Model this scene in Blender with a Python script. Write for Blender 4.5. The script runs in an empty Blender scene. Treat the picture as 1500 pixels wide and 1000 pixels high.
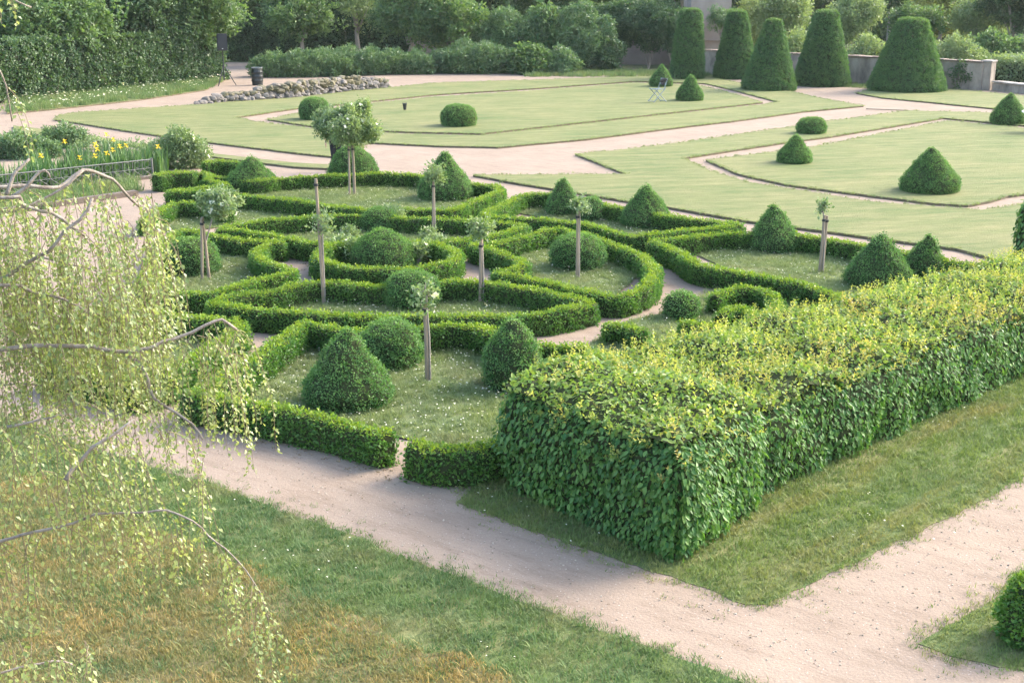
import bpy, bmesh, math, random
import numpy as np
from mathutils import Vector, Matrix, noise
from mathutils.geometry import tessellate_polygon

random.seed(7)
RNG = np.random.default_rng(7)
S = bpy.context.scene
COL = S.collection
R = math.radians

# ------------------------------------------------------------------ camera
F, YH, H = 1900.0, -30.0, 4.5          # focal length and horizon in pixels of the 1500 px photograph, eye height in metres
TH = math.atan((500 - YH) / F)
CT, ST = math.cos(TH), math.sin(TH)
cam = bpy.data.cameras.new('camera')
cam_o = bpy.data.objects.new('camera', cam)
COL.objects.link(cam_o)
cam_o.location = (0, 0, H)
cam_o.rotation_euler = (math.pi / 2 - TH, 0, 0)
cam.sensor_width = 36
cam.lens = F / 1500 * 36
cam.clip_start = 0.1
cam.clip_end = 2000
S.camera = cam_o

# ------------------------------------------------------------------ world, sun, exposure
SUN_EL, SUN_AZ = R(34), R(62)          # azimuth clockwise from +Y (straight ahead): sun stands to the right and a little behind the garden
w = bpy.data.worlds.new('World')
S.world = w
w.use_nodes = True
nt = w.node_tree
nt.nodes.clear()
o = nt.nodes.new('ShaderNodeOutputWorld')
bg = nt.nodes.new('ShaderNodeBackground')
sk = nt.nodes.new('ShaderNodeTexSky')
sk.sky_type = 'NISHITA'
sk.sun_disc = False
sk.sun_elevation = SUN_EL
sk.sun_rotation = SUN_AZ
sk.air_density = 1.0
sk.dust_density = 3.0
sk.ozone_density = 1.0
bg.inputs['Strength'].default_value = 0.15
nt.links.new(sk.outputs[0], bg.inputs['Color'])
nt.links.new(bg.outputs[0], o.inputs['Surface'])
sun = bpy.data.lights.new('sun', 'SUN')
sun.energy = 1.0
sun.angle = R(24)
sun.color = (1.0, 0.95, 0.86)
sun_o = bpy.data.objects.new('sun', sun)
COL.objects.link(sun_o)
sd = Vector((math.sin(SUN_AZ) * math.cos(SUN_EL), math.cos(SUN_AZ) * math.cos(SUN_EL), math.sin(SUN_EL)))
sun_o.rotation_euler = sd.to_track_quat('Z', 'Y').to_euler()
sun_o.location = (0, 0, 30)
vs = S.view_settings
vs.view_transform = 'Standard'
vs.look = 'None'
vs.gamma = 1
vs.use_curve_mapping = False
vs.exposure = 2.3
S.render.engine = 'CYCLES'
S.cycles.max_bounces = 6
S.cycles.diffuse_bounces = 3
S.cycles.transmission_bounces = 3
S.cycles.glossy_bounces = 2
S.cycles.use_denoising = True


# ------------------------------------------------------------------ calibration: photograph pixel -> metres in the garden
def ray(px, py):
    u, v = (px - 750) / F, (py - 500) / F
    return Vector((u, CT - v * ST, -ST - v * CT))


def at(px, py, z=0.0):
    d = ray(px, py)
    t = (z - H) / d.z
    return Vector((d.x * t, d.y * t, z))


def at_y(px, py, Y):
    d = ray(px, py)
    t = Y / d.y
    return Vector((d.x * t, Y, H + d.z * t))


def proj_y(p):
    dz = p[2] - H
    return 500 - F * (p[1] * ST + dz * CT) / (p[1] * CT - dz * ST)


def scale_at(p):
    return F / (p[1] * CT - (p[2] - H) * ST)


def height_to(p, py):
    lo, hi = 0.0, 30.0
    for _ in range(50):
        m = (lo + hi) / 2
        if proj_y((p[0], p[1], m)) > py:
            lo = m
        else:
            hi = m
    return lo


# ------------------------------------------------------------------ object helpers
def tag(ob, label=None, cat=None, group=None, kind=None):
    if label: ob['label'] = label
    if cat: ob['category'] = cat
    if group: ob['group'] = group
    if kind: ob['kind'] = kind
    return ob


def link(ob, parent=None):
    COL.objects.link(ob)
    if parent is not None:
        ob.parent = parent
    return ob


def mesh(name, v, f, mat=None, parent=None, smooth=False, linked=True):
    me = bpy.data.meshes.new(name)
    me.from_pydata([tuple(x) for x in v], [], [tuple(x) for x in f])
    if mat:
        me.materials.append(mat)
    if smooth:
        me.polygons.foreach_set('use_smooth', [True] * len(me.polygons))
    me.update()
    ob = bpy.data.objects.new(name, me)
    return link(ob, parent) if linked else ob


def empty(name, loc=(0, 0, 0), rz=0.0):
    e = bpy.data.objects.new(name, None)
    COL.objects.link(e)
    e.location = loc
    e.rotation_euler = (0, 0, rz)
    e.empty_display_size = 0.2
    return e


def from_bm(name, bm, mat, parent=None, smooth=False):
    me = bpy.data.meshes.new(name)
    bm.normal_update()
    bm.to_mesh(me)
    bm.free()
    me.materials.append(mat)
    if smooth:
        me.polygons.foreach_set('use_smooth', [True] * len(me.polygons))
    ob = bpy.data.objects.new(name, me)
    return link(ob, parent)


def box_bm(bm, c, s, rz=0.0, rx=0.0, ry=0.0, bevel=0.0):
    r = bmesh.ops.create_cube(bm, size=1.0)
    M = Matrix.Translation(c) @ Matrix.Rotation(rz, 4, 'Z') @ Matrix.Rotation(rx, 4, 'X') @ Matrix.Rotation(ry, 4, 'Y') @ Matrix.Diagonal((s[0], s[1], s[2], 1))
    bmesh.ops.transform(bm, matrix=M, verts=r['verts'])
    if bevel:
        ed = list({e for v in r['verts'] for e in v.link_edges})
        bmesh.ops.bevel(bm, geom=ed, offset=bevel, segments=2, affect='EDGES')
    return bm


def tube(pts, radii, sides=8, caps=True):
    """vertices and faces of a tapering tube along a polyline"""
    pts = [Vector(p) for p in pts]
    n = len(pts)
    V, Fc = [], []
    up = Vector((0, 0, 1))
    prev = None
    for i, p in enumerate(pts):
        t = (pts[min(i + 1, n - 1)] - pts[max(i - 1, 0)]).normalized()
        a = prev - t * prev.dot(t) if prev is not None else t.cross(up if abs(t.z) < 0.9 else Vector((1, 0, 0)))
        if a.length < 1e-6:
            a = t.cross(Vector((0, 1, 0)))
        a.normalize()
        prev = a
        b = t.cross(a)
        for k in range(sides):
            q = 2 * math.pi * k / sides
            V.append(p + (a * math.cos(q) + b * math.sin(q)) * radii[i])
    for i in range(n - 1):
        for k in range(sides):
            k2 = (k + 1) % sides
            Fc.append((i * sides + k, i * sides + k2, (i + 1) * sides + k2, (i + 1) * sides + k))
    if caps:
        Fc.append(tuple(range(sides))[::-1])
        Fc.append(tuple((n - 1) * sides + k for k in range(sides)))
    return V, Fc


def merge(lists):
    V, Fc = [], []
    for v, f in lists:
        b = len(V)
        V += list(v)
        Fc += [tuple(i + b for i in q) for q in f]
    return V, Fc


def spline(pts, step, closed=False):
    """Catmull-Rom resampling of a polyline of Vectors at about STEP"""
    P = [Vector(p) for p in pts]
    n = len(P)
    out = []
    for i in range(n if closed else n - 1):
        if closed:
            p0, p1, p2, p3 = P[i - 1], P[i], P[(i + 1) % n], P[(i + 2) % n]
        else:
            p0, p1, p2, p3 = P[max(i - 1, 0)], P[i], P[i + 1], P[min(i + 2, n - 1)]
        k = max(2, int((p2 - p1).length / step))
        # centripetal-ish: limit the tangents so that sharp corners stay fairly sharp
        L = (p2 - p1).length
        m1, m2 = (p2 - p0) * 0.5, (p3 - p1) * 0.5
        for m in (m1, m2):
            if m.length > L * 0.8:
                m *= L * 0.8 / m.length
        for j in range(k):
            t = j / k
            h00, h10 = 2 * t**3 - 3 * t**2 + 1, t**3 - 2 * t**2 + t
            h01, h11 = -2 * t**3 + 3 * t**2, t**3 - t**2
            out.append(p1 * h00 + m1 * h10 + p2 * h01 + m2 * h11)
    if not closed:
        out.append(P[-1])
    return out


# ------------------------------------------------------------------ materials
def new_mat(name):
    m = bpy.data.materials.new(name)
    m.use_nodes = True
    t = m.node_tree
    t.nodes.clear()
    out = t.nodes.new('ShaderNodeOutputMaterial')
    return m, t, out


def N(t, kind, **kw):
    n = t.nodes.new(kind)
    for k, v in kw.items():
        setattr(n, k, v)
    return n


def mixc(t, fac, a, b, blend='MIX'):
    n = t.nodes.new('ShaderNodeMix')
    n.data_type = 'RGBA'
    n.blend_type = blend
    for sock, val in ((n.inputs[0], fac), (n.inputs[6], a), (n.inputs[7], b)):
        if isinstance(val, bpy.types.NodeSocket):
            t.links.new(val, sock)
        elif isinstance(val, (int, float)):
            sock.default_value = val
        else:
            sock.default_value = (*val, 1) if len(val) == 3 else val
    return n.outputs[2]


def ramp(t, src, a, b):
    n = t.nodes.new('ShaderNodeMapRange')
    n.inputs[1].default_value = a
    n.inputs[2].default_value = b
    n.clamp = True
    t.links.new(src, n.inputs[0])
    return n.outputs[0]


def noise_tex(t, scale, detail=3, rough=0.6, vec=None, stretch=None):
    n = t.nodes.new('ShaderNodeTexNoise')
    n.inputs['Scale'].default_value = scale
    n.inputs['Detail'].default_value = detail
    n.inputs['Roughness'].default_value = rough
    if vec is None:
        g = t.nodes.new('ShaderNodeNewGeometry')
        vec = g.outputs['Position']
    if stretch:
        mp = t.nodes.new('ShaderNodeMapping')
        mp.vector_type = 'TEXTURE'
        mp.inputs['Scale'].default_value = [1 / q for q in stretch[:3]]
        if len(stretch) > 3:
            mp.inputs['Rotation'].default_value = (0, 0, stretch[3])
        t.links.new(vec, mp.inputs[0])
        vec = mp.outputs[0]
    t.links.new(vec, n.inputs['Vector'])
    return n.outputs[0]


def leaf_mat(name, dark, light, fresh=None, fresh_lit_amt=0.8, trans=0.3, rough=0.45, island=False, patch=1.2, spec=0.5, trans_tint=(1.15, 1.2, 0.55), patch_col=None, patch_lo=0.5, patch_hi=0.75, patch_stretch=None, patch_scale=1.1):
    m, t, out = new_mat(name)
    if island:
        rnd = N(t, 'ShaderNodeNewGeometry').outputs['Random Per Island']
    else:
        rnd = N(t, 'ShaderNodeObjectInfo').outputs['Random']
    c = mixc(t, rnd, dark, light)
    big = ramp(t, noise_tex(t, patch, 3), 0.35, 0.7)
    c = mixc(t, big, c, mixc(t, 1.0, c, (1.25, 1.18, 0.9), 'MULTIPLY'))
    if patch_col is not None:
        c = mixc(t, ramp(t, noise_tex(t, patch_scale, 5, 0.7, stretch=patch_stretch), patch_lo, patch_hi), c, patch_col)
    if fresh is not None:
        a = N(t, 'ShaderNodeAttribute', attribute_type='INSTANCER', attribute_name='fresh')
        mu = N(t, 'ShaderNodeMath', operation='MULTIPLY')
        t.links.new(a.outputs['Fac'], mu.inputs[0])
        mu.inputs[1].default_value = fresh_lit_amt
        c = mixc(t, mu.outputs[0], c, fresh)  # upward leaves tinted: new growth, on box and topiary also backlight put into the colour
    p = N(t, 'ShaderNodeBsdfPrincipled')
    t.links.new(c, p.inputs['Base Color'])
    p.inputs['Roughness'].default_value = rough
    p.inputs['Specular IOR Level'].default_value = spec
    tr = N(t, 'ShaderNodeBsdfTranslucent')
    t.links.new(mixc(t, 1.0, c, trans_tint, 'MULTIPLY'), tr.inputs['Color'])
    mx = N(t, 'ShaderNodeMixShader')
    mx.inputs[0].default_value = trans
    t.links.new(p.outputs[0], mx.inputs[1])
    t.links.new(tr.outputs[0], mx.inputs[2])
    t.links.new(mx.outputs[0], out.inputs['Surface'])
    return m


def simple_mat(name, a, b=None, scale=8.0, rough=0.8, bump=0.0, bump_scale=60.0, metal=0.0, stretch=None, spec=0.4, obj_random=0.0):
    m, t, out = new_mat(name)
    p = N(t, 'ShaderNodeBsdfPrincipled')
    b = b or a
    co = N(t, 'ShaderNodeTexCoord').outputs['Object']
    c = mixc(t, ramp(t, noise_tex(t, scale, 5, 0.65, vec=co, stretch=stretch), 0.32, 0.7), a, b)
    if obj_random:
        r = N(t, 'ShaderNodeObjectInfo').outputs['Random']
        v = N(t, 'ShaderNodeMapRange')
        v.inputs[3].default_value = 1 - obj_random
        v.inputs[4].default_value = 1 + obj_random
        t.links.new(r, v.inputs[0])
        cm = N(t, 'ShaderNodeCombineColor')
        for i in range(3):
            t.links.new(v.outputs[0], cm.inputs[i])
        c = mixc(t, 1.0, c, cm.outputs[0], 'MULTIPLY')
    t.links.new(c, p.inputs['Base Color'])
    p.inputs['Roughness'].default_value = rough
    p.inputs['Metallic'].default_value = metal
    p.inputs['Specular IOR Level'].default_value = spec
    if bump:
        bn = N(t, 'ShaderNodeBump')
        bn.inputs['Strength'].default_value = bump
        bn.inputs['Distance'].default_value = 0.02
        t.links.new(noise_tex(t, bump_scale, 4, 0.7, vec=co), bn.inputs['Height'])
        t.links.new(bn.outputs[0], p.inputs['Normal'])
    t.links.new(p.outputs[0], out.inputs['Surface'])
    return m


def gravel_mat(name, a, b, damp):
    m, t, out = new_mat(name)
    p = N(t, 'ShaderNodeBsdfPrincipled')
    c = mixc(t, ramp(t, noise_tex(t, 0.9, 5, 0.62), 0.3, 0.7), a, b)
    c = mixc(t, ramp(t, noise_tex(t, 2.2, 7, 0.8, stretch=(0.7, 2.6, 1, R(-38))), 0.48, 0.78), c, damp)
    c = mixc(t, ramp(t, noise_tex(t, 6.5, 6, 0.8), 0.6, 0.8), c, mixc(t, 1.0, c, (0.72, 0.68, 0.63), 'MULTIPLY'))
    c = mixc(t, ramp(t, noise_tex(t, 0.55, 4, 0.6), 0.5, 0.75), c, mixc(t, 1.0, c, (1.16, 1.15, 1.13), 'MULTIPLY'))
    fine = noise_tex(t, 55, 3, 0.8)
    c = mixc(t, ramp(t, fine, 0.3, 0.75), mixc(t, 1.0, c, (0.84, 0.83, 0.82), 'MULTIPLY'), mixc(t, 1.0, c, (1.1, 1.1, 1.1), 'MULTIPLY'))
    vor = N(t, 'ShaderNodeTexVoronoi')
    vor.inputs['Scale'].default_value = 26
    t.links.new(N(t, 'ShaderNodeNewGeometry').outputs['Position'], vor.inputs['Vector'])
    c = mixc(t, ramp(t, vor.outputs['Distance'], 0.16, 0.05), c, mixc(t, vor.outputs['Color'], (0.2, 0.16, 0.13), (0.62, 0.56, 0.52)))
    t.links.new(c, p.inputs['Base Color'])
    p.inputs['Roughness'].default_value = 0.95
    p.inputs['Specular IOR Level'].default_value = 0.15
    bn = N(t, 'ShaderNodeBump')
    bn.inputs['Strength'].default_value = 0.4
    bn.inputs['Distance'].default_value = 0.025
    mx = N(t, 'ShaderNodeMath', operation='ADD')
    t.links.new(noise_tex(t, 4.5, 7, 0.7), mx.inputs[0])
    t.links.new(noise_tex(t, 40, 3, 0.7), mx.inputs[1])
    t.links.new(mx.outputs[0], bn.inputs['Height'])
    t.links.new(bn.outputs[0], p.inputs['Normal'])
    t.links.new(p.outputs[0], out.inputs['Surface'])
    return m


def lawn_mat(name, a, b, dry, dry_amt=0.5, streak=R(15)):
    m, t, out = new_mat(name)
    p = N(t, 'ShaderNodeBsdfPrincipled')
    c = mixc(t, ramp(t, noise_tex(t, 0.45, 5, 0.6), 0.3, 0.7), a, b)
    st = ramp(t, noise_tex(t, 1.3, 6, 0.72, stretch=(0.4, 2.4, 1, streak)), 0.44, 0.66)
    mu = N(t, 'ShaderNodeMath', operation='MULTIPLY')
    t.links.new(st, mu.inputs[0])
    mu.inputs[1].default_value = dry_amt
    c = mixc(t, mu.outputs[0], c, dry)
    f = ramp(t, noise_tex(t, 5, 8, 0.9, stretch=(0.5, 1.9, 1, streak)), 0.32, 0.68)
    c = mixc(t, f, mixc(t, 1.0, c, (0.66, 0.72, 0.62), 'MULTIPLY'), mixc(t, 1.0, c, (1.26, 1.22, 1.16), 'MULTIPLY'))
    t.links.new(c, p.inputs['Base Color'])
    p.inputs['Roughness'].default_value = 0.9
    p.inputs['Specular IOR Level'].default_value = 0.2
    bn = N(t, 'ShaderNodeBump')
    bn.inputs['Strength'].default_value = 0.8
    bn.inputs['Distance'].default_value = 0.04
    t.links.new(noise_tex(t, 22, 5, 0.8), bn.inputs['Height'])
    t.links.new(bn.outputs[0], p.inputs['Normal'])
    t.links.new(p.outputs[0], out.inputs['Surface'])
    return m


M = {}
M['gravel'] = gravel_mat('pink_gravel', (0.315, 0.246, 0.186), (0.27, 0.208, 0.155), (0.19, 0.14, 0.1))
M['lawn'] = lawn_mat('mown_lawn', (0.105, 0.145, 0.048), (0.185, 0.19, 0.078), (0.27, 0.235, 0.12), 0.65)
M['turf'] = lawn_mat('bed_turf', (0.13, 0.175, 0.07), (0.175, 0.21, 0.09), (0.25, 0.23, 0.12), 0.4)
M['verge'] = lawn_mat('verge_turf', (0.1, 0.15, 0.05), (0.15, 0.19, 0.07), (0.27, 0.24, 0.11), 0.75, R(45))
M['dry'] = lawn_mat('dry_turf', (0.2, 0.17, 0.085), (0.26, 0.21, 0.11), (0.15, 0.16, 0.065), 0.6)
M['field'] = lawn_mat('rough_ground', (0.07, 0.09, 0.04), (0.1, 0.12, 0.05), (0.14, 0.13, 0.07), 0.4)
M['soil'] = simple_mat('cut_soil', (0.17, 0.13, 0.085), (0.1, 0.09, 0.05), 14, 1.0)
M['core'] = simple_mat('twig_core', (0.03, 0.045, 0.018), (0.045, 0.05, 0.022), 12, 1.0, spec=0.1)
M['bark'] = simple_mat('grey_bark', (0.23, 0.2, 0.16), (0.34, 0.3, 0.25), 14, 0.9, 0.5, 40, stretch=(1, 1, 0.3))
M['birchbark'] = simple_mat('birch_bark', (0.33, 0.29, 0.24), (0.16, 0.12, 0.09), 22, 0.8, 0.5, 60)
M['twig'] = simple_mat('birch_twig', (0.16, 0.12, 0.07), (0.22, 0.18, 0.1), 20, 0.8)
M['stake'] = simple_mat('weathered_stake', (0.33, 0.26, 0.18), (0.22, 0.17, 0.12), 18, 0.85, 0.4, 60, stretch=(3, 3, 0.3))
M['stakedark'] = simple_mat('tie_rubber', (0.03, 0.03, 0.03))
M['tie'] = simple_mat('white_tie', (0.75, 0.72, 0.66))
M['black'] = simple_mat('black_plastic', (0.018, 0.02, 0.022), (0.028, 0.03, 0.032), 6, 0.5)
M['grille'] = simple_mat('speaker_grille', (0.03, 0.034, 0.036), (0.02, 0.02, 0.022), 200, 0.6)
M['barrel'] = simple_mat('black_barrel', (0.014, 0.018, 0.018), (0.03, 0.034, 0.032), 5, 0.35)
M['lid'] = simple_mat('barrel_liner', (0.2, 0.22, 0.21), (0.12, 0.13, 0.13), 8, 0.5)
M['iron'] = simple_mat('painted_iron', (0.15, 0.155, 0.14), (0.1, 0.1, 0.09), 20, 0.6, metal=0.2)
M['timber'] = simple_mat('old_timber', (0.17, 0.13, 0.1), (0.1, 0.08, 0.06), 10, 0.9, 0.4, 30)
M['chair'] = simple_mat('pale_blue_paint', (0.27, 0.31, 0.31), (0.2, 0.23, 0.23), 20, 0.6)
M['cloth'] = simple_mat('dark_jacket', (0.06, 0.05, 0.045), (0.035, 0.03, 0.03), 12, 0.9)
M['plaster'] = simple_mat('pale_render', (0.36, 0.29, 0.24), (0.26, 0.21, 0.17), 1.3, 0.95, 0.4, 12)
M['wallgrey'] = simple_mat('grey_render', (0.42, 0.355, 0.285), (0.15, 0.125, 0.1), 1.9, 0.95, 0.6, 9, stretch=(1, 1, 0.45))
M['coping'] = simple_mat('tile_coping', (0.24, 0.16, 0.12), (0.3, 0.25, 0.2), 7, 0.9, 0.4, 30)
M['copingpale'] = simple_mat('stone_coping', (0.4, 0.36, 0.31), (0.3, 0.26, 0.22), 5, 0.9, 0.4, 30)
M['stone'] = simple_mat('rubble_stone', (0.21, 0.19, 0.165), (0.11, 0.095, 0.08), 9, 0.95, 0.6, 25, obj_random=0.3)
M['mossy'] = simple_mat('mossy_stone', (0.1, 0.09, 0.035), (0.19, 0.165, 0.12), 7, 0.95, 0.6, 25, obj_random=0.3)
M['white'] = simple_mat('white_stone', (0.78, 0.76, 0.73), (0.68, 0.66, 0.62), 9, 0.7)
M['skin'] = simple_mat('skin', (0.55, 0.3, 0.2), (0.6, 0.34, 0.24), 10, 0.5)
M['hair'] = simple_mat('brown_hair', (0.06, 0.035, 0.02))
M['trousers'] = simple_mat('black_clothes', (0.012, 0.012, 0.015), (0.02, 0.02, 0.024), 18, 0.9)

GREEN = dict(
    box=leaf_mat('box_leaf', (0.042, 0.135, 0.024), (0.135, 0.265, 0.055), (0.31, 0.39, 0.03), 0.9, 0.38),  # lime third colour: new growth plus light on the hedge tops painted in
    cone=leaf_mat('topiary_leaf', (0.035, 0.125, 0.035), (0.175, 0.32, 0.115), (0.2, 0.32, 0.06), 0.6, 0.33, 0.5, spec=0.3, patch_col=(0.2, 0.22, 0.09), patch_lo=0.56, patch_hi=0.85),  # third colour: new growth and light on upper leaves, both painted in
    yew=leaf_mat('yew_needle', (0.04, 0.115, 0.035), (0.115, 0.22, 0.08), (0.2, 0.27, 0.06), 0.7, 0.35),
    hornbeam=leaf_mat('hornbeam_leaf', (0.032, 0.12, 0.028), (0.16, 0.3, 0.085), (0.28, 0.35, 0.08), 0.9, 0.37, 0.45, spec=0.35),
    shoot=leaf_mat('hornbeam_new_leaf', (0.14, 0.24, 0.06), (0.46, 0.46, 0.13), None, 0, 0.42, 0.45, patch_col=(0.5, 0.33, 0.12), patch_lo=0.48, patch_hi=0.8),
    tree=leaf_mat('tree_leaf', (0.058, 0.125, 0.05), (0.155, 0.245, 0.1), (0.2, 0.27, 0.11), 0.5, 0.4, patch=0.5),
    dark=leaf_mat('dark_leaf', (0.036, 0.085, 0.036), (0.1, 0.17, 0.075), (0.13, 0.2, 0.09), 0.5, 0.33, patch=0.5),
    pale=leaf_mat('pale_leaf', (0.13, 0.2, 0.095), (0.26, 0.33, 0.17), (0.28, 0.34, 0.17), 0.6, 0.38, patch=0.5),
    gold=leaf_mat('golden_leaf', (0.17, 0.22, 0.06), (0.34, 0.34, 0.1), (0.4, 0.38, 0.1), 0.7, 0.42, patch=0.4),
    laurel=leaf_mat('laurel_leaf', (0.06, 0.13, 0.055), (0.17, 0.26, 0.12), (0.18, 0.27, 0.12), 0.6, 0.3, 0.35, patch=0.8),
    rose=leaf_mat('rose_leaf', (0.11, 0.18, 0.085), (0.26, 0.34, 0.19), None, 0, 0.38, 0.4),
    grass=leaf_mat('grass_blade', (0.13, 0.19, 0.075), (0.25, 0.31, 0.15), None, 0, 0.35, 0.6, spec=0.25, trans_tint=(1.1, 1.1, 0.7), patch_col=(0.29, 0.29, 0.15)),
    verge=leaf_mat('verge_blade', (0.1, 0.165, 0.05), (0.21, 0.275, 0.105), None, 0, 0.35, 0.6, spec=0.25, trans_tint=(1.1, 1.1, 0.7), patch_col=(0.33, 0.28, 0.12), patch_lo=0.48, patch_hi=0.74, patch_stretch=(0.45, 2.4, 1, R(45)), patch_scale=0.9),
    dry=leaf_mat('dry_blade', (0.23, 0.18, 0.075), (0.43, 0.335, 0.16), None, 0, 0.3, 0.7, spec=0.2, trans_tint=(1.1, 1.05, 0.65), patch_col=(0.17, 0.21, 0.08), patch_lo=0.4, patch_hi=0.68),
    lawn=leaf_mat('lawn_blade', (0.15, 0.18, 0.065), (0.2, 0.225, 0.09), None, 0, 0.25, 0.8, spec=0.15, patch=0.6, trans_tint=(1.1, 1.1, 0.7)),
    iris=leaf_mat('iris_blade', (0.05, 0.12, 0.05), (0.12, 0.22, 0.075), None, 0, 0.3, 0.4, island=True),
    birch=leaf_mat('birch_leaf', (0.15, 0.215, 0.072), (0.39, 0.44, 0.2), None, 0, 0.48, 0.35, island=True, spec=0.7, trans_tint=(1.1, 1.12, 0.62)),
    fverge=leaf_mat('bank_blade', (0.08, 0.155, 0.058), (0.175, 0.25, 0.11), None, 0, 0.35, 0.6, spec=0.25, trans_tint=(1.1, 1.1, 0.7), patch_col=(0.3, 0.27, 0.14), patch_lo=0.5, patch_hi=0.78, patch_scale=1.6),
)
M['petal'] = leaf_mat('white_petal', (0.7, 0.7, 0.62), (0.85, 0.83, 0.76), None, 0, 0.25, 0.6)
M['petali'] = leaf_mat('blush_petal', (0.75, 0.68, 0.62), (0.85, 0.82, 0.76), None, 0, 0.25, 0.6, island=True)
M['yellow'] = leaf_mat('yellow_petal', (0.75, 0.5, 0.03), (0.85, 0.62, 0.06), None, 0, 0.3, 0.6, island=True)
M['litter'] = leaf_mat('brown_litter', (0.12, 0.085, 0.05), (0.34, 0.26, 0.18), None, 0, 0.1, 0.9)

# ------------------------------------------------------------------ leaf, tuft and clump meshes (scattered as stuff)
def unit(v):
    return v / np.linalg.norm(v)


def leaf_quad(V, Fc, p, d, n, L, W, fold=0.25):
    """one folded leaf: base p, axis d, upper normal n"""
    d = unit(d)
    sd_ = np.cross(d, n)
    if np.linalg.norm(sd_) < 1e-4:
        sd_ = np.cross(d, np.array([0.3, 0.5, 0.8]))
    sd_ = unit(sd_)
    nn = unit(np.cross(sd_, d))
    b = len(V)
    V += [p, p + d * L * 0.45 + sd_ * W / 2 + nn * W * fold, p + d * L, p + d * L * 0.45 - sd_ * W / 2 + nn * W * fold]
    Fc += [(b, b + 1, b + 2), (b, b + 2, b + 3)]


def clump(name, mat, n, rad, L, W, up=0.5, squash=0.6, seed=1):
    g = np.random.default_rng(seed)
    V, Fc = [], []
    for _ in range(n):
        p = unit(g.normal(size=3)) * rad * g.uniform(0.1, 1) ** 0.5
        p[2] *= squash
        d = unit(g.normal(size=3)) + np.array([0, 0, up]) + p / rad * 0.7
        nrm = unit(g.normal(size=3) * 0.6 + np.array([0, 0, 1.0]))
        s = g.uniform(0.7, 1.2)
        leaf_quad(V, Fc, p, d, nrm, L * s, W * s)
    return mesh(name, V, Fc, mat, linked=False)


def tuft(name, mat, n, rad, hmin, hmax, wid, lean=0.6, seed=1):
    g = np.random.default_rng(seed)
    V, Fc = [], []
    for _ in range(n):
        a = g.uniform(0, 6.28)
        r = rad * math.sqrt(g.uniform(0, 1))
        p = np.array([r * math.cos(a), r * math.sin(a), -0.004])
        h = g.uniform(hmin, hmax)
        q = g.uniform(0, 6.28)
        l = g.uniform(0, lean) * h
        dx = np.array([math.cos(q), math.sin(q), 0])
        sx = np.array([-math.sin(q), math.cos(q), 0]) * wid / 2
        b = len(V)
        V += [p - sx, p + sx, p + dx * l * 0.4 + np.array([0, 0, h * 0.6]) + sx * 0.7, p + dx * l * 0.4 + np.array([0, 0, h * 0.6]) - sx * 0.7, p + dx * l + np.array([0, 0, h])]
        Fc += [(b, b + 1, b + 2, b + 3), (b + 3, b + 2, b + 4)]
    return mesh(name, V, Fc, mat, linked=False)


def hornbeam_leaf_data():
    """a single pointed leaf along +Y with its face to +Z, slightly folded and arched"""
    L, W = 0.085, 0.052
    ys = (0.0, 0.22, 0.5, 0.78, 1.0)
    ws = (0.03, 0.4, 0.5, 0.33, 0.0)
    V, Fc = [], []
    for y, wv in zip(ys, ws):
        z = -0.012 * (y ** 2)
        V += [(-wv * W, y * L, z + wv * 0.016), (0, y * L, z), (wv * W, y * L, z + wv * 0.016)]
    for i in range(4):
        a, b = i * 3, i * 3 + 3
        Fc += [(a, a + 1, b + 1, b), (a + 1, a + 2, b + 2, b + 1)]
    return V, Fc


def flower_mesh(name, mat, rad, h, seed=3, n=1, spread=0.0):
    g = np.random.default_rng(seed)
    V, Fc = [], []
    for _ in range(n):
        c = np.array([g.normal() * spread, g.normal() * spread, h * g.uniform(0.6, 1.2)])
        b = len(V)
        V.append(c)
        for k in range(6):
            a = k * math.pi / 3
            V.append(c + np.array([math.cos(a) * rad, math.sin(a) * rad, 0.25 * rad * (-1) ** k]))
        Fc += [(b, b + 1 + k, b + 1 + (k + 1) % 6) for k in range(6)]
    return mesh(name, V, Fc, mat, linked=False)


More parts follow.
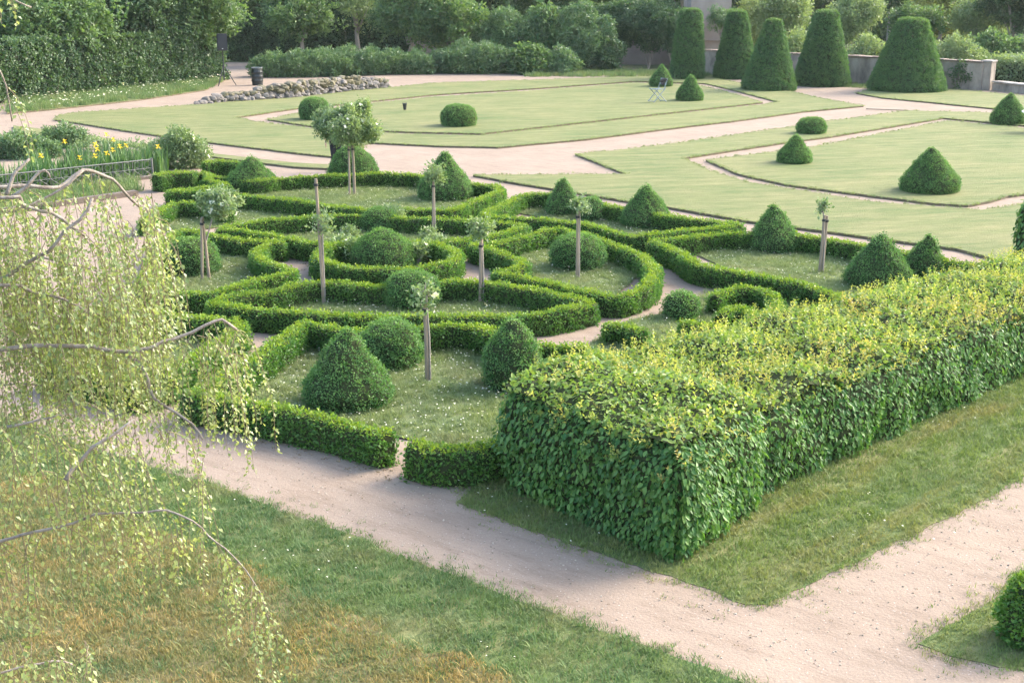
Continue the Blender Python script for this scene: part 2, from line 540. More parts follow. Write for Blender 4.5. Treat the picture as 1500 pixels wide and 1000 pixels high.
LEAF = dict(
    box=clump('box_sprig', GREEN['box'], 11, 0.05, 0.03, 0.019, 0.7, 0.55, 1),
    cone=clump('topiary_sprig', GREEN['cone'], 11, 0.05, 0.03, 0.019, 0.6, 0.5, 2),
    yew=clump('yew_sprig', GREEN['yew'], 12, 0.08, 0.075, 0.03, 0.5, 0.5, 3),
    tree=clump('tree_spray', GREEN['tree'], 18, 0.3, 0.17, 0.1, 0.0, 0.5, 4),
    dark=clump('ivy_spray', GREEN['dark'], 14, 0.17, 0.13, 0.085, -0.2, 0.5, 5),
    darktree=clump('dark_spray', GREEN['dark'], 18, 0.3, 0.17, 0.1, -0.2, 0.5, 15),
    pale=clump('pale_spray', GREEN['pale'], 18, 0.3, 0.15, 0.085, 0.1, 0.5, 6),
    gold=clump('golden_spray', GREEN['gold'], 18, 0.3, 0.16, 0.1, 0.0, 0.5, 7),
    laurel=clump('laurel_spray', GREEN['laurel'], 14, 0.15, 0.17, 0.065, 0.2, 0.5, 8),
    rose=clump('rose_spray', GREEN['rose'], 9, 0.06, 0.05, 0.032, 0.3, 0.7, 9),
    grass=tuft('grass_tuft', GREEN['grass'], 20, 0.065, 0.015, 0.06, 0.006, 1.4, 10),
    verge=tuft('verge_tuft', GREEN['verge'], 26, 0.06, 0.006, 0.034, 0.005, 1.4, 11),
    fverge=tuft('bank_tuft', GREEN['fverge'], 26, 0.06, 0.006, 0.034, 0.005, 1.4, 17),
    dry=tuft('dry_tuft', GREEN['dry'], 26, 0.065, 0.006, 0.028, 0.0042, 1.7, 12),
    lawn=tuft('lawn_tuft', GREEN['lawn'], 34, 0.16, 0.004, 0.016, 0.01, 1.5, 13),
    meadow=tuft('meadow_tuft', GREEN['fverge'], 20, 0.14, 0.08, 0.22, 0.014, 0.8, 14),
    daisy=flower_mesh('daisy', M['petal'], 0.009, 0.05, 3, 4, 0.09),
    umbel=flower_mesh('white_umbel', M['petal'], 0.03, 0.2, 4, 3, 0.1),
    bloom=flower_mesh('rose_bloom', M['petal'], 0.04, 0.03, 5, 1, 0.0),
    litter=clump('litter_bit', M['litter'], 7, 0.05, 0.035, 0.022, -0.3, 0.08, 16),
)
def shoot_mesh(name, mat, n=9, h=0.2, seed=2):
    g = np.random.default_rng(seed)
    V, Fc = [], []
    for k in range(n):
        z = h * (0.15 + 0.85 * k / (n - 1))
        a = k * 2.4 + g.uniform(-0.4, 0.4)
        d = np.array([math.cos(a), math.sin(a), g.uniform(0.3, 1.1)])
        L_ = 0.06 * (1 - 0.45 * k / n)
        leaf_quad(V, Fc, np.array([0.02 * z, 0, z]), d, np.array([0, 0, 1.0]) + g.normal(size=3) * 0.3, L_, L_ * 0.55)
    return mesh(name, V, Fc, mat, linked=False)


LEAF['shoot'] = shoot_mesh('hornbeam_shoot', GREEN['shoot'])
_bm = bmesh.new()
bmesh.ops.create_icosphere(_bm, subdivisions=1, radius=0.017)
for _v in _bm.verts:
    _v.co = Vector((_v.co.x * 1.3, _v.co.y, _v.co.z * 0.6)) * (1 + 0.4 * noise.noise(_v.co * 60))
_me = bpy.data.meshes.new('pebble')
_bm.to_mesh(_me)
_bm.free()
_me.materials.append(leaf_mat('pebble_stone', (0.16, 0.13, 0.1), (0.46, 0.4, 0.34), None, 0, 0.0, 0.9))
LEAF['pebble'] = bpy.data.objects.new('pebble', _me)
hv, hf = hornbeam_leaf_data()
LEAF['hornbeam'] = mesh('hornbeam_leaf', hv, hf, GREEN['hornbeam'], linked=False)

# ------------------------------------------------------------------ scattering (geometry nodes) for foliage that nobody could count
_groups = {}


def scatter_nodes(leaf, dens, smin, smax, a=1.0, up=0.3, rnd=0.5, off=0.02, hang=False, seed=0, fresh_lo=0.45, fresh_hi=0.95):
    key = (leaf, dens, smin, smax, a, up, rnd, off, hang, seed, fresh_lo, fresh_hi)
    if key in _groups:
        return _groups[key]
    g = bpy.data.node_groups.new('scatter_' + leaf, 'GeometryNodeTree')
    g.interface.new_socket('Geometry', in_out='INPUT', socket_type='NodeSocketGeometry')
    g.interface.new_socket('Geometry', in_out='OUTPUT', socket_type='NodeSocketGeometry')
    nn = g.nodes.new
    L = g.links.new
    gi, go = nn('NodeGroupInput'), nn('NodeGroupOutput')
    ds = nn('GeometryNodeDistributePointsOnFaces')
    ds.inputs['Density'].default_value = dens
    ds.inputs['Seed'].default_value = seed
    L(gi.outputs[0], ds.inputs['Mesh'])

    def rv(lo, hi, s, vec=True):
        n = nn('FunctionNodeRandomValue')
        n.data_type = 'FLOAT_VECTOR' if vec else 'FLOAT'
        if vec:
            n.inputs[0].default_value = (lo,) * 3
            n.inputs[1].default_value = (hi,) * 3
        else:
            n.inputs[2].default_value = lo
            n.inputs[3].default_value = hi
        n.inputs['Seed'].default_value = s
        return n.outputs[0] if vec else n.outputs[1]

    def vm(op, x, y=None, sc=None):
        n = nn('ShaderNodeVectorMath')
        n.operation = op
        for i, q in ((0, x), (1, y)):
            if q is None: continue
            if isinstance(q, tuple): n.inputs[i].default_value = q
            else: L(q, n.inputs[i])
        if sc is not None:
            if isinstance(sc, (int, float)): n.inputs['Scale'].default_value = sc
            else: L(sc, n.inputs['Scale'])
        return n.outputs[0]
    nrm = ds.outputs['Normal']
    d = vm('ADD', vm('SCALE', nrm, sc=a), vm('ADD', (0, 0, up), vm('SCALE', rv(-1, 1, 1 + seed), sc=rnd)))
    if hang:
        sec = vm('ADD', vm('SCALE', rv(-1, 1, 2 + seed), sc=0.55), vm('ADD', (0, 0, -1.0), vm('SCALE', nrm, sc=0.45)))
    else:
        sec = rv(-1, 1, 2 + seed)
    ar = nn('FunctionNodeAxesToRotation')
    ar.primary_axis = 'Z'
    ar.secondary_axis = 'Y'
    L(d, ar.inputs[0])
    L(sec, ar.inputs[1])
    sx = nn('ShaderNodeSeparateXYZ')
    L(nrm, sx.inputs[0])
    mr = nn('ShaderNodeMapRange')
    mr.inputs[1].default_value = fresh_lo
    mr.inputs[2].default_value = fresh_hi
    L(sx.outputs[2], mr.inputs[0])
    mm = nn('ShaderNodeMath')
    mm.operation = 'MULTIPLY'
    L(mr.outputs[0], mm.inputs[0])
    L(rv(0.25, 1.0, 5 + seed, False), mm.inputs[1])  # stronger on upward faces, for new growth and painted top light
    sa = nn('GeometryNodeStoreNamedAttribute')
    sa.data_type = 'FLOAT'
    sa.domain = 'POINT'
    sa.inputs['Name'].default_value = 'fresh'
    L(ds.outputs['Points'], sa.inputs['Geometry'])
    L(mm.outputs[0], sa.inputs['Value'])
    sp = nn('GeometryNodeSetPosition')
    L(sa.outputs[0], sp.inputs['Geometry'])
    L(vm('SCALE', nrm, sc=rv(-off, off, 3 + seed, False)), sp.inputs['Offset'])
    oi = nn('GeometryNodeObjectInfo')
    oi.inputs['Object'].default_value = LEAF[leaf]
    oi.inputs['As Instance'].default_value = False
    ip = nn('GeometryNodeInstanceOnPoints')
    L(sp.outputs[0], ip.inputs['Points'])
    L(oi.outputs['Geometry'], ip.inputs['Instance'])
    L(ar.outputs[0], ip.inputs['Rotation'])
    L(rv(smin, smax, 4 + seed, False), ip.inputs['Scale'])
    L(ip.outputs[0], go.inputs[0])
    _groups[key] = g
    return g


def scatter(ob, leaf, dens, smin=0.8, smax=1.2, **kw):
    md = ob.modifiers.new('leaves', 'NODES')
    md.node_group = scatter_nodes(leaf, dens, smin, smax, **kw)
    ob['kind'] = 'stuff'
    return ob


def foliage_part(parent, me, leaf, dens, smin=0.8, smax=1.2, name='foliage', **kw):
    ob = bpy.data.objects.new(name, me)
    link(ob, parent)
    return scatter(ob, leaf, dens, smin, smax, **kw)


# ------------------------------------------------------------------ the ground
def flat_poly(loops):
    vv = [[Vector((p.x, p.y, 0)) for p in l] for l in loops]
    tri = tessellate_polygon(vv)
    pts = [p for l in vv for p in l]
    out = []
    for t in tri:
        a, b, c = (pts[i] for i in t)
        out.append(t if (b - a).cross(c - a).z > 0 else (t[0], t[2], t[1]))
    return pts, out


def rough_loop(px, step, amp, z=0.0, seed=0):
    """photo outline -> ground outline, resampled and slightly ragged"""
    P = [at(x, y, z) for x, y in px]
    out = []
    for i, p in enumerate(P):
        q = P[(i + 1) % len(P)]
        k = max(1, min(200, int((q - p).length / step)))
        for j in range(k):
            out.append(p.lerp(q, j / k))
    return [p + Vector((noise.noise(p * 2.2 + Vector((seed, 0, 0))) * amp + noise.noise(p * 7 + Vector((seed, 5, 0))) * amp * 0.6,
                        noise.noise(p * 2.2 + Vector((0, seed, 9))) * amp + noise.noise(p * 7 + Vector((2, seed, 9))) * amp * 0.6, 0)) for p in out]


def sheet(name, px_loops, z, mat, depth=0.0, step=0.4, amp=0.02, kind='structure', seed=0):
    """a raised sheet of turf with a cut soil edge"""
    loops = [rough_loop(l, step, amp, 0.0, seed) for l in px_loops]
    pts, tri = flat_poly(loops)
    V = [Vector((p.x, p.y, z)) for p in pts]
    Fc = [tuple(t) for t in tri]
    me = bpy.data.meshes.new(name)
    n = len(V)
    mi = [0] * len(Fc)
    if depth:
        b = 0
        V += [Vector((p.x, p.y, z - depth)) for p in pts]
        for l in loops:
            k = len(l)
            for i in range(k):
                j = (i + 1) % k
                Fc.append((b + i, b + j, n + b + j, n + b + i))
                mi.append(1)
            b += k
    me.from_pydata([tuple(v) for v in V], [], Fc)
    me.materials.append(mat)
    me.materials.append(M['soil'])
    me.polygons.foreach_set('material_index', mi)
    me.update()
    ob = bpy.data.objects.new(name, me)
    link(ob)
    ob['kind'] = kind
    return ob


def turf(name, px_loops, z, leaf, dens, smin=0.8, smax=1.2, step=0.3, amp=0.03, seed=0, flowers=None, fl_dens=10):
    loops = [rough_loop(l, step, amp, 0.0, seed) for l in px_loops]
    pts, tri = flat_poly(loops)
    ob = mesh(name, [(p.x, p.y, z) for p in pts], tri)
    scatter(ob, leaf, dens, smin, smax, up=0.5, rnd=0.35, off=0.0, seed=seed)
    if flowers:
        fo = bpy.data.objects.new('daisies', ob.data)
        link(fo)
        scatter(fo, flowers, fl_dens, 0.7, 1.3, up=0.5, rnd=0.35, off=0.0, seed=seed + 31)
    return ob


g = mesh('ground', [(-90, -25, -0.012), (90, -25, -0.012), (90, 150, -0.012), (-90, 150, -0.012)], [(0, 1, 2, 3)], M['field'])
g['kind'] = 'structure'
g = mesh('gravel_path', [(-34, 1, 0), (30, 1, 0), (30, 50, 0), (12, 68, 0), (-22, 76, 0), (-40, 60, 0)], [(0, 1, 2, 3, 4, 5)], M['gravel'])
g['kind'] = 'structure'

LAWN_A_OUT = [(80, 177), (86, 171), (110, 167), (200, 161), (275, 156), (430, 143), (560, 131), (640, 123), (800, 118), (940, 113.5), (1043, 115), (1087, 124), (1160, 136),
              (1207, 147), (1265, 157), (1180, 165), (1085, 178), (1000, 188), (860, 206), (730, 218), (640, 216), (540, 211), (520, 222), (490, 232), (430, 226), (300, 210), (200, 196)]
LAWN_A_HOLE = [(345, 174), (440, 160), (520, 152.5), (640, 140), (780, 131.5), (930, 120.5), (1035, 124), (1068, 132), (1140, 151), (1118, 155), (1000, 167.5), (703, 201), (600, 199), (550, 196), (470, 192), (372, 180)]
LAWN_A_IN = [(392, 177), (450, 165), (525, 155), (640, 143.5), (780, 134.5), (930, 123), (1020, 126), (1055, 134), (1117, 152), (1000, 165), (705, 198), (600, 195.5), (550, 193), (470, 189)]
LAWN_B_OUT = [(693, 259), (800, 258.5), (917, 257.5), (878, 242), (843, 228), (900, 223), (1000, 211), (1213, 180), (1330, 164), (1450, 167), (1640, 185), (1640, 430), (1400, 368), (1272, 351), (1171, 337),
              (1100, 328), (982, 307), (915, 297), (800, 278), (740, 268)]
LAWN_B_HOLE = [(1000, 234), (1143, 212), (1213, 203), (1382, 175), (1600, 195), (1600, 290), (1492, 303), (1436, 311), (1280, 299), (1167, 281), (1100, 271), (1040, 253)]
LAWN_B_IN = [(1034, 237), (1190, 218), (1388, 179), (1590, 199), (1590, 275), (1476, 290), (1449, 298), (1418, 304), (1367, 301), (1287, 291), (1150, 273), (1083, 258)]
LAWN_C = [(1254, 138), (1277, 133.5), (1390, 132), (1500, 142), (1700, 160), (1700, 185), (1560, 171), (1447, 160), (1377, 153), (1293, 145)]
VERGE_FAR = [(10, 168), (90, 160.5), (200, 148.5), (300, 133.5), (333, 117), (300, 118), (20, 146)]
STRIP_D = [(20, 186), (60, 188), (100, 193), (200, 211), (285, 226), (350, 236), (430, 246), (480, 250), (490, 246), (430, 244), (293, 228), (215, 217), (120, 202)]
for i, (nm, lps, z) in enumerate((('lawn', [LAWN_A_OUT, LAWN_A_HOLE], 0.05), ('lawn', [LAWN_A_IN], 0.05), ('lawn', [LAWN_B_OUT, LAWN_B_HOLE], 0.05),
                                  ('lawn', [LAWN_B_IN], 0.05), ('lawn', [LAWN_C], 0.05), ('lawn', [VERGE_FAR], 0.05),
                                  ('lawn', [[(20, 196), (100, 203), (215, 219), (285, 229), (350, 237), (430, 247), (492, 250), (490, 244), (430, 241), (293, 225), (215, 214), (120, 199), (20, 186)]], 0.05),
                                  ('lawn', [[(1034, 108), (1062, 109), (1062, 116), (1036, 114)]], 0.05))):
    sheet(nm, lps, z, M['lawn'], z, 0.5, 0.03, seed=i)


def edge_tufts(px_loop, z, seed, wd=0.07, leaf='grass', dens=110, step=0.5, amp=0.03, lo=0.5, hi=1.2):
    P = [p for p in rough_loop(px_loop, step, amp, 0.0, seed)]
    V, Fc = [], []
    for i, p in enumerate(P):
        q = P[(i + 1) % len(P)]
        d = (q - p)
        if d.length > 3: continue
        s_ = Vector((-d.y, d.x, 0)).normalized() * wd * (1 + 0.8 * noise.noise(p * 3))
        b = len(V)
        V += [p - s_ + Vector((0, 0, z - 0.01)), q - s_ + Vector((0, 0, z - 0.01)), q + s_ + Vector((0, 0, z)), p + s_ + Vector((0, 0, z))]
        Fc += [(b, b + 1, b + 2, b + 3)]
    ob = mesh('edge_grass', V, Fc)
    scatter(ob, leaf, dens, lo, hi, a=0.3, up=0.7, rnd=0.4, off=0.0, seed=seed)


for i, (lp, z) in enumerate(((LAWN_A_OUT, 0.05), (LAWN_A_HOLE, 0.05), (LAWN_A_IN, 0.05), (LAWN_B_OUT, 0.05), (LAWN_B_HOLE, 0.05), (LAWN_B_IN, 0.05), (LAWN_C, 0.05))):
    edge_tufts(lp, z, i)
turf('meadow_grass', [VERGE_FAR], 0.05, 'meadow', 26, 0.8, 1.3, seed=40, flowers='umbel', fl_dens=2.5)

# near grass
FG = [(-60, 588), (20, 617), (120, 655), (215, 681), (340, 722), (420, 752), (500, 778), (600, 820), (700, 857), (800, 895), (900, 930), (1000, 965), (1090, 1000), (1160, 1040), (-200, 1200)]
sheet('lawn_bank', [FG], 0.006, M['verge'], 0.006, 0.1, 0.05, seed=11)
DRY = [(-60, 690), (60, 700), (190, 760), (330, 815), (400, 850), (450, 880), (520, 905), (600, 945), (660, 962), (740, 1000), (780, 1040), (-200, 1200)]
sheet('dry_bank', [DRY], 0.019, M['dry'], 0.0, 0.08, 0.12, seed=12)
turf('grass', [FG], 0.006, 'fverge', 480, 0.3, 1.9, 0.1, 0.06, seed=11)
turf('dry_grass', [DRY], 0.019, 'dry', 500, 0.3, 1.9, 0.08, 0.12, seed=12)
for i, (cx, cy, rx, ry) in enumerate(((70, 745, 60, 22), (160, 880, 60, 28), (215, 860, 60, 24), (20, 940, 40, 20), (330, 905, 45, 20), (520, 960, 45, 18), (280, 840, 40, 22), (420, 960, 40, 20), (150, 985, 50, 16), (620, 985, 50, 14), (110, 820, 50, 14))):
    turf('grass', [[(cx + rx * math.cos(a), cy + ry * math.sin(a)) for a in np.linspace(0, 6.283, 15)[:-1]]], 0.02, 'fverge', 260, 0.7, 1.3, 0.1, 0.1, seed=50 + i)
turf('daisies', [[(300, 720), (500, 785), (900, 940), (1050, 1000), (780, 1000), (500, 880), (330, 800)]], 0.04, 'daisy', 0.9, 0.6, 1.1, seed=70)
V2 = [(672, 736), (700, 748), (760, 768), (850, 801), (950, 836), (1050, 866), (1095, 886), (1125, 884), (1200, 850), (1300, 801), (1400, 750), (1500, 696), (1640, 620), (1640, 430), (1300, 560), (1060, 700), (800, 640), (715, 690)]
sheet('lawn', [V2], 0.006, M['verge'], 0.006, 0.1, 0.05, seed=13)
turf('grass', [V2], 0.006, 'verge', 460, 0.3, 1.9, 0.1, 0.06, seed=13, flowers='daisy', fl_dens=0.7)
V3 = [(1348, 940), (1372, 926), (1420, 900), (1470, 862), (1500, 840), (1620, 780), (1700, 1050), (1560, 1000), (1500, 985), (1440, 972), (1390, 958)]
sheet('lawn', [V3], 0.006, M['verge'], 0.006, 0.08, 0.07, seed=14)
turf('grass', [V3], 0.006, 'verge', 330, 0.7, 1.4, 0.08, 0.07, seed=14)

for i, (lp, lf_, am) in enumerate(((FG, 'fverge', 0.05), (V2, 'verge', 0.05), (V3, 'verge', 0.07))):
    edge_tufts(lp, 0.01, 20 + i, 0.1, lf_, 170, 0.2, am, 0.4, 1.5)
    edge_tufts(lp, 0.005, 24 + i, 0.3, lf_, 26, 0.2, am, 0.3, 1.1)

# ------------------------------------------------------------------ clipped box hedges
def ribbon(pts, closed, wd, h, z0=0.0, amp=0.018, seed=0):
    """a clipped hedge body along pts (ground centre line)"""
    n = len(pts)
    for _ in range(2):
        pts = [pts[i] if (not closed and i in (0, n - 1)) else (pts[i - 1] + pts[i] * 2 + pts[(i + 1) % n]) / 4 for i in range(n)]
    prof = [(-0.5, 0.0), (-0.52, 0.35), (-0.5, 0.8), (-0.42, 0.96), (-0.15, 1.0), (0.15, 1.0), (0.42, 0.96), (0.5, 0.8), (0.52, 0.35), (0.5, 0.0)]
    V, Fc = [], []
    for i, p in enumerate(pts):
        if closed:
            t = pts[(i + 1) % n] - pts[i - 1]
        else:
            t = pts[min(i + 1, n - 1)] - pts[max(i - 1, 0)]
        t.z = 0
        t.normalize()
        s = Vector((-t.y, t.x, 0))
        hh = h * (1 + 0.05 * noise.noise(p * 1.3 + Vector((seed, 0, 3))))
        ww = wd * (1 + 0.1 * noise.noise(p * 1.7 + Vector((0, seed, 7))))
        for k, (a, b) in enumerate(prof):
            q = p + s * (a * ww) + Vector((0, 0, z0 + b * hh))
            d = noise.noise(q * 7 + Vector((seed, 2, 0))) * amp + noise.noise(q * 2.5 + Vector((seed, 2, 5))) * amp * 1.2
            q += (s * (1 if a > 0 else -1) * (1 if abs(a) > 0.45 else 0.2) + Vector((0, 0, 1 if abs(a) < 0.45 else 0))) * d
            V.append(q)
    m = len(prof)
    for i in range(n if closed else n - 1):
        j = (i + 1) % n
        for k in range(m - 1):
            Fc.append((i * m + k, i * m + k + 1, j * m + k + 1, j * m + k))
    if not closed:
        Fc.append(tuple(range(m))[::-1])
        Fc.append(tuple((n - 1) * m + k for k in range(m)))
    return V, Fc


def fix_normals(me):
    bm = bmesh.new()
    bm.from_mesh(me)
    bmesh.ops.recalc_face_normals(bm, faces=bm.faces)
    bm.to_mesh(me)
    bm.free()


def hedge(px, label, closed=False, wd=0.30, h=0.35, leaf='box', dens=620, group='clipped box hedges of the knot garden', smooth=True, seed=None, extra=()):
    seed = len(bpy.data.objects) if seed is None else seed
    parts = []
    for q, cl in [(px, closed)] + list(extra):
        P = [at(x, y, h) for x, y in q]
        P = [Vector((p.x, p.y, 0)) for p in P]
        parts.append(ribbon(spline(P, 0.07, cl), cl, wd - 0.125, h - 0.06, seed=seed))
    V, Fc = merge(parts)
    ob = mesh('box_hedge', V, Fc, M['core'])
    fix_normals(ob.data)
    tag(ob, label, 'hedge', group)
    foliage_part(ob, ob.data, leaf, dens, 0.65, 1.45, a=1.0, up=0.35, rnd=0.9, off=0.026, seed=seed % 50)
    return ob


def bed(px, seed, fl=14, z=0.02, dens=230, leaf='grass'):
    sheet('bed_lawn', [px], z, M['turf'], 0.0, 0.3, 0.02, seed=seed)
    turf('grass', [px], z, leaf, dens, 0.7, 1.35, seed=seed, flowers='daisy', fl_dens=fl * 0.6)


# front bed
hedge([(273, 566), (340, 577), (400, 588), (470, 603), (530, 617), (566, 628)], 'box hedge between the near path and the biggest cone, browned at one end', h=0.38, wd=0.32)
hedge([(603, 641), (650, 651), (700, 648), (740, 634), (775, 622)], 'short curved box hedge beside the tall leafy hedge, right of the gap by the path', h=0.38, wd=0.32)
hedge([(300, 563), (340, 540), (395, 503), (437, 473), (446, 468), (480, 473), (515, 479), (562, 481), (625, 473), (665, 470), (700, 473), (735, 488), (765, 497), (810, 499), (860, 505)],
      'scalloped box hedge behind the biggest cone and its neighbouring ball', h=0.37, wd=0.3)
bed([(290, 580), (440, 492), (560, 497), (740, 505), (860, 520), (860, 640), (740, 668), (570, 640)], 101, 26)
# left front bed
hedge([(60, 524), (100, 532), (160, 545), (208, 554), (240, 540), (270, 524), (310, 500), (345, 478), (350, 468), (300, 459), (255, 455), (205, 449), (150, 446)],
      'box hedge at the left end of the near path, behind hanging birch twigs', h=0.37, wd=0.32)
bed([(60, 545), (200, 570), (340, 490), (200, 465), (60, 470)], 102, 6)
# left middle bed
hedge([(217, 414), (287, 424), (340, 416), (378, 404), (428, 394), (409, 386), (384, 376), (376, 365), (396, 351), (415, 352), (398, 349), (350, 346), (308, 341), (270, 334), (241, 349), (222, 380)],
      'notched box hedge around the round ball with two crossed stakes at the left', True)
bed([(225, 430), (290, 440), (380, 412), (385, 372), (390, 358), (310, 352), (250, 360)], 103, 22)
# back centre lens bed
hedge([(322, 331), (345, 325), (400, 318), (490, 312), (525, 312), (590, 315), (722, 320), (768, 326), (740, 336), (718, 341), (690, 345), (641, 353), (560, 358), (490, 354), (445, 350), (427, 346), (350, 333)],
      'lens shaped box hedge just behind the round ring with a ball and roses in it', True)
bed([(345, 338), (490, 325), (590, 326), (745, 334), (640, 362), (490, 364)], 104, 24)
# back left bed with three cones
hedge([(248, 277), (290, 277), (346, 282), (420, 289), (498, 299), (540, 304), (596, 303), (659, 304), (682, 296), (732, 276), (724, 269), (700, 267), (657, 262), (617, 254), (557, 251), (477, 254), (410, 258), (372, 262), (335, 257), (303, 258), (330, 268), (300, 271)],
      'long box hedge enclosing three cones at the back left of the knot garden', True)
bed([(330, 285), (500, 312), (660, 314), (720, 285), (560, 262), (400, 270)], 105, 20)
hedge([(210, 318), (227, 307), (259, 294), (300, 296), (335, 303)], 'short box hedge bending behind the leafy standard rose at the left')
bed([(225, 325), (262, 306), (400, 300), (480, 312), (400, 326), (330, 332), (250, 345)], 106, 18)
hedge([(229, 253), (255, 249), (283, 249)], 'squat box hedge beside the end of the iron railing', h=0.42, wd=0.4)
hedge([(299, 235), (325, 233), (349, 234)], 'small box hedge behind the squat one by the railing', h=0.4, wd=0.36)
hedge([(300, 262), (310, 258), (300, 250), (287, 250)], 'low box hedge stub between the squat hedge and the leftmost cone', h=0.33, wd=0.3)
# ring
ring = [(567 + 102 * math.cos(a), 368.5 + 21.5 * math.sin(a)) for a in np.linspace(0, 2 * math.pi, 25)[:-1]]
hedge(ring, 'round ring of box hedge at the centre of the knot garden, full of roses', True, h=0.36)
# centre front bed
hedge([(312, 437), (350, 428), (400, 420), (435, 412), (477, 408), (561, 414), (604, 412), (645, 408), (697, 407), (778, 419), (844, 433), (869, 437), (845, 443), (802, 451), (750, 456), (645, 458), (540, 457), (470, 454), (400, 449), (350, 445)],
      'long lens shaped box hedge in front of the ring, around a ball and three stakes', True)
bed([(340, 440), (470, 420), (560, 424), (700, 418), (845, 442), (750, 466), (540, 467)], 107, 40)
# right middle bed
hedge([(694, 353), (725, 352), (785, 338), (820, 331), (850, 340), (887, 349), (938, 369), (957, 388), (954, 404), (938, 418), (901, 428), (852, 421), (800, 407), (750, 398), (729, 394), (762, 386), (764, 377), (736, 366)],
      'kidney shaped box hedge around the ball right of the ring', True)
bed([(745, 362), (820, 345), (890, 362), (945, 395), (900, 436), (780, 410)], 108, 24)
# back right bed
hedge([(711, 311), (735, 297), (767, 282), (802, 281), (850, 289), (884, 296), (930, 304), (985, 314), (1038, 319), (1083, 325), (1050, 329), (1017, 332), (975, 337), (929, 341), (887, 332), (848, 323), (785, 317)],
      'box hedge around two cones and a small ball right of centre at the back', True)
bed([(745, 310), (790, 292), (890, 308), (1040, 330), (930, 350), (850, 332)], 109, 20)
# right bed
hedge([(956, 348), (1010, 343), (1060, 338), (1097, 338), (1135, 338), (1171, 341), (1220, 347), (1269, 356), (1330, 366), (1390, 377), (1440, 388)], 'long angular box hedge of the right hand bed holding the forked rose', extra=[([(956, 349), (996, 366), (1027, 384), (1080, 393), (1150, 406), (1206, 421), (1250, 436)], False)])
bed([(985, 358), (1100, 352), (1300, 372), (1420, 395), (1330, 430), (1220, 432), (1080, 402)], 110, 16)
# scroll of box in the corner
hedge([(1046, 428), (1064, 420), (1100, 416), (1128, 424), (1139, 437), (1132, 450), (1108, 458), (1092, 447), (1067, 443)], 'scroll of box hedge curling like a snail behind the tall leafy hedge', wd=0.27, h=0.34,
      extra=[([(1055, 455), (1068, 450), (1098, 446)], False)])
hedge([(886, 470), (912, 469), (924, 474), (940, 480)], 'ragged box stub farthest left behind the tall leafy hedge', wd=0.3, h=0.3)
hedge([(998, 468), (1028, 470), (1056, 474), (1078, 472)], 'ragged box hedge piece in front of the small ball', wd=0.28, h=0.32)
hedge([(1088, 467), (1118, 464)], 'short box stub at the foot of the snail scroll', wd=0.24, h=0.3)
bed([(850, 520), (905, 475), (990, 455), (1045, 425), (1150, 440), (1230, 470), (1100, 520)], 111, 8)
bed([(1180, 450), (1240, 432), (1300, 440), (1240, 480)], 112, 4)


# ------------------------------------------------------------------ topiary
CONE = [(0.78, 0), (0.92, 0.06), (0.99, 0.13), (1.0, 0.2), (0.95, 0.3), (0.83, 0.41), (0.69, 0.52), (0.545, 0.63), (0.415, 0.74), (0.285, 0.84), (0.165, 0.92), (0.07, 0.98), (0.0, 1.0)]
DOME = [(0.76, 0), (0.93, 0.08), (1.0, 0.22), (0.97, 0.38), (0.87, 0.54), (0.72, 0.68), (0.54, 0.8), (0.36, 0.9), (0.18, 0.975), (0.0, 1.0)]
BALL = [(0.7, 0), (0.88, 0.08), (0.97, 0.22), (1.0, 0.42), (0.96, 0.62), (0.84, 0.79), (0.62, 0.92), (0.33, 0.985), (0.0, 1.0)]


def lathe(profile, rad, h, seg=40, amp=0.02, seed=0, zlift=0.0, freq=4.0):
    V, Fc = [], []
    for (r, z) in profile[:-1]:
        for k in range(seg):
            a = 2 * math.pi * k / seg
            p = Vector((math.cos(a) * r * rad, math.sin(a) * r * rad, z * h + zlift))
            d = noise.noise(p * freq + Vector((seed * 3.1, 1, 2))) * amp + noise.noise(p * freq * 2.7 + Vector((seed * 1.7, 4, 2))) * amp * 0.5
            V.append(p + Vector((math.cos(a), math.sin(a), 0.4)) * d)
    V.append(Vector((0, 0, h * profile[-1][1] + zlift)))
    m = len(profile) - 1
    for i in range(m - 1):
        for k in range(seg):
            k2 = (k + 1) % seg
            Fc.append((i * seg + k, i * seg + k2, (i + 1) * seg + k2, (i + 1) * seg + k))
    for k in range(seg):
        Fc.append(((m - 1) * seg + k, (m - 1) * seg + (k + 1) % seg, len(V) - 1))
    Fc.append(tuple(range(seg))[::-1])
    return V, Fc


def topiary(name, cat, cx, top, base, hw, prof, label, group, leaf='cone', dens=700, grow=0.035, amp=0.034, smin=0.65, smax=1.45, seed=None, front=0.75):
    seed = len(bpy.data.objects) if seed is None else seed
    g0 = at(cx, base)
    rad = hw / scale_at(g0)
    dh = Vector((g0.x, g0.y, 0)).normalized()
    c = g0 + dh * rad * front
    rad = hw / scale_at((c.x, c.y, 0.4)) - grow
    h = height_to(c, top) - grow
    V, Fc = lathe(prof, rad, h, amp=amp, seed=seed)
    ob = mesh(name, V, Fc, M['core'])
    ob.location = c
    ob.rotation_euler = (R(random.uniform(-2, 2)), R(random.uniform(-2, 2)), random.uniform(0, 6))
    tag(ob, label, cat, group)
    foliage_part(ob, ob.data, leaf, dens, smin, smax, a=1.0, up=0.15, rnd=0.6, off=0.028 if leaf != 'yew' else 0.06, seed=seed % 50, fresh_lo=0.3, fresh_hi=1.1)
    return ob


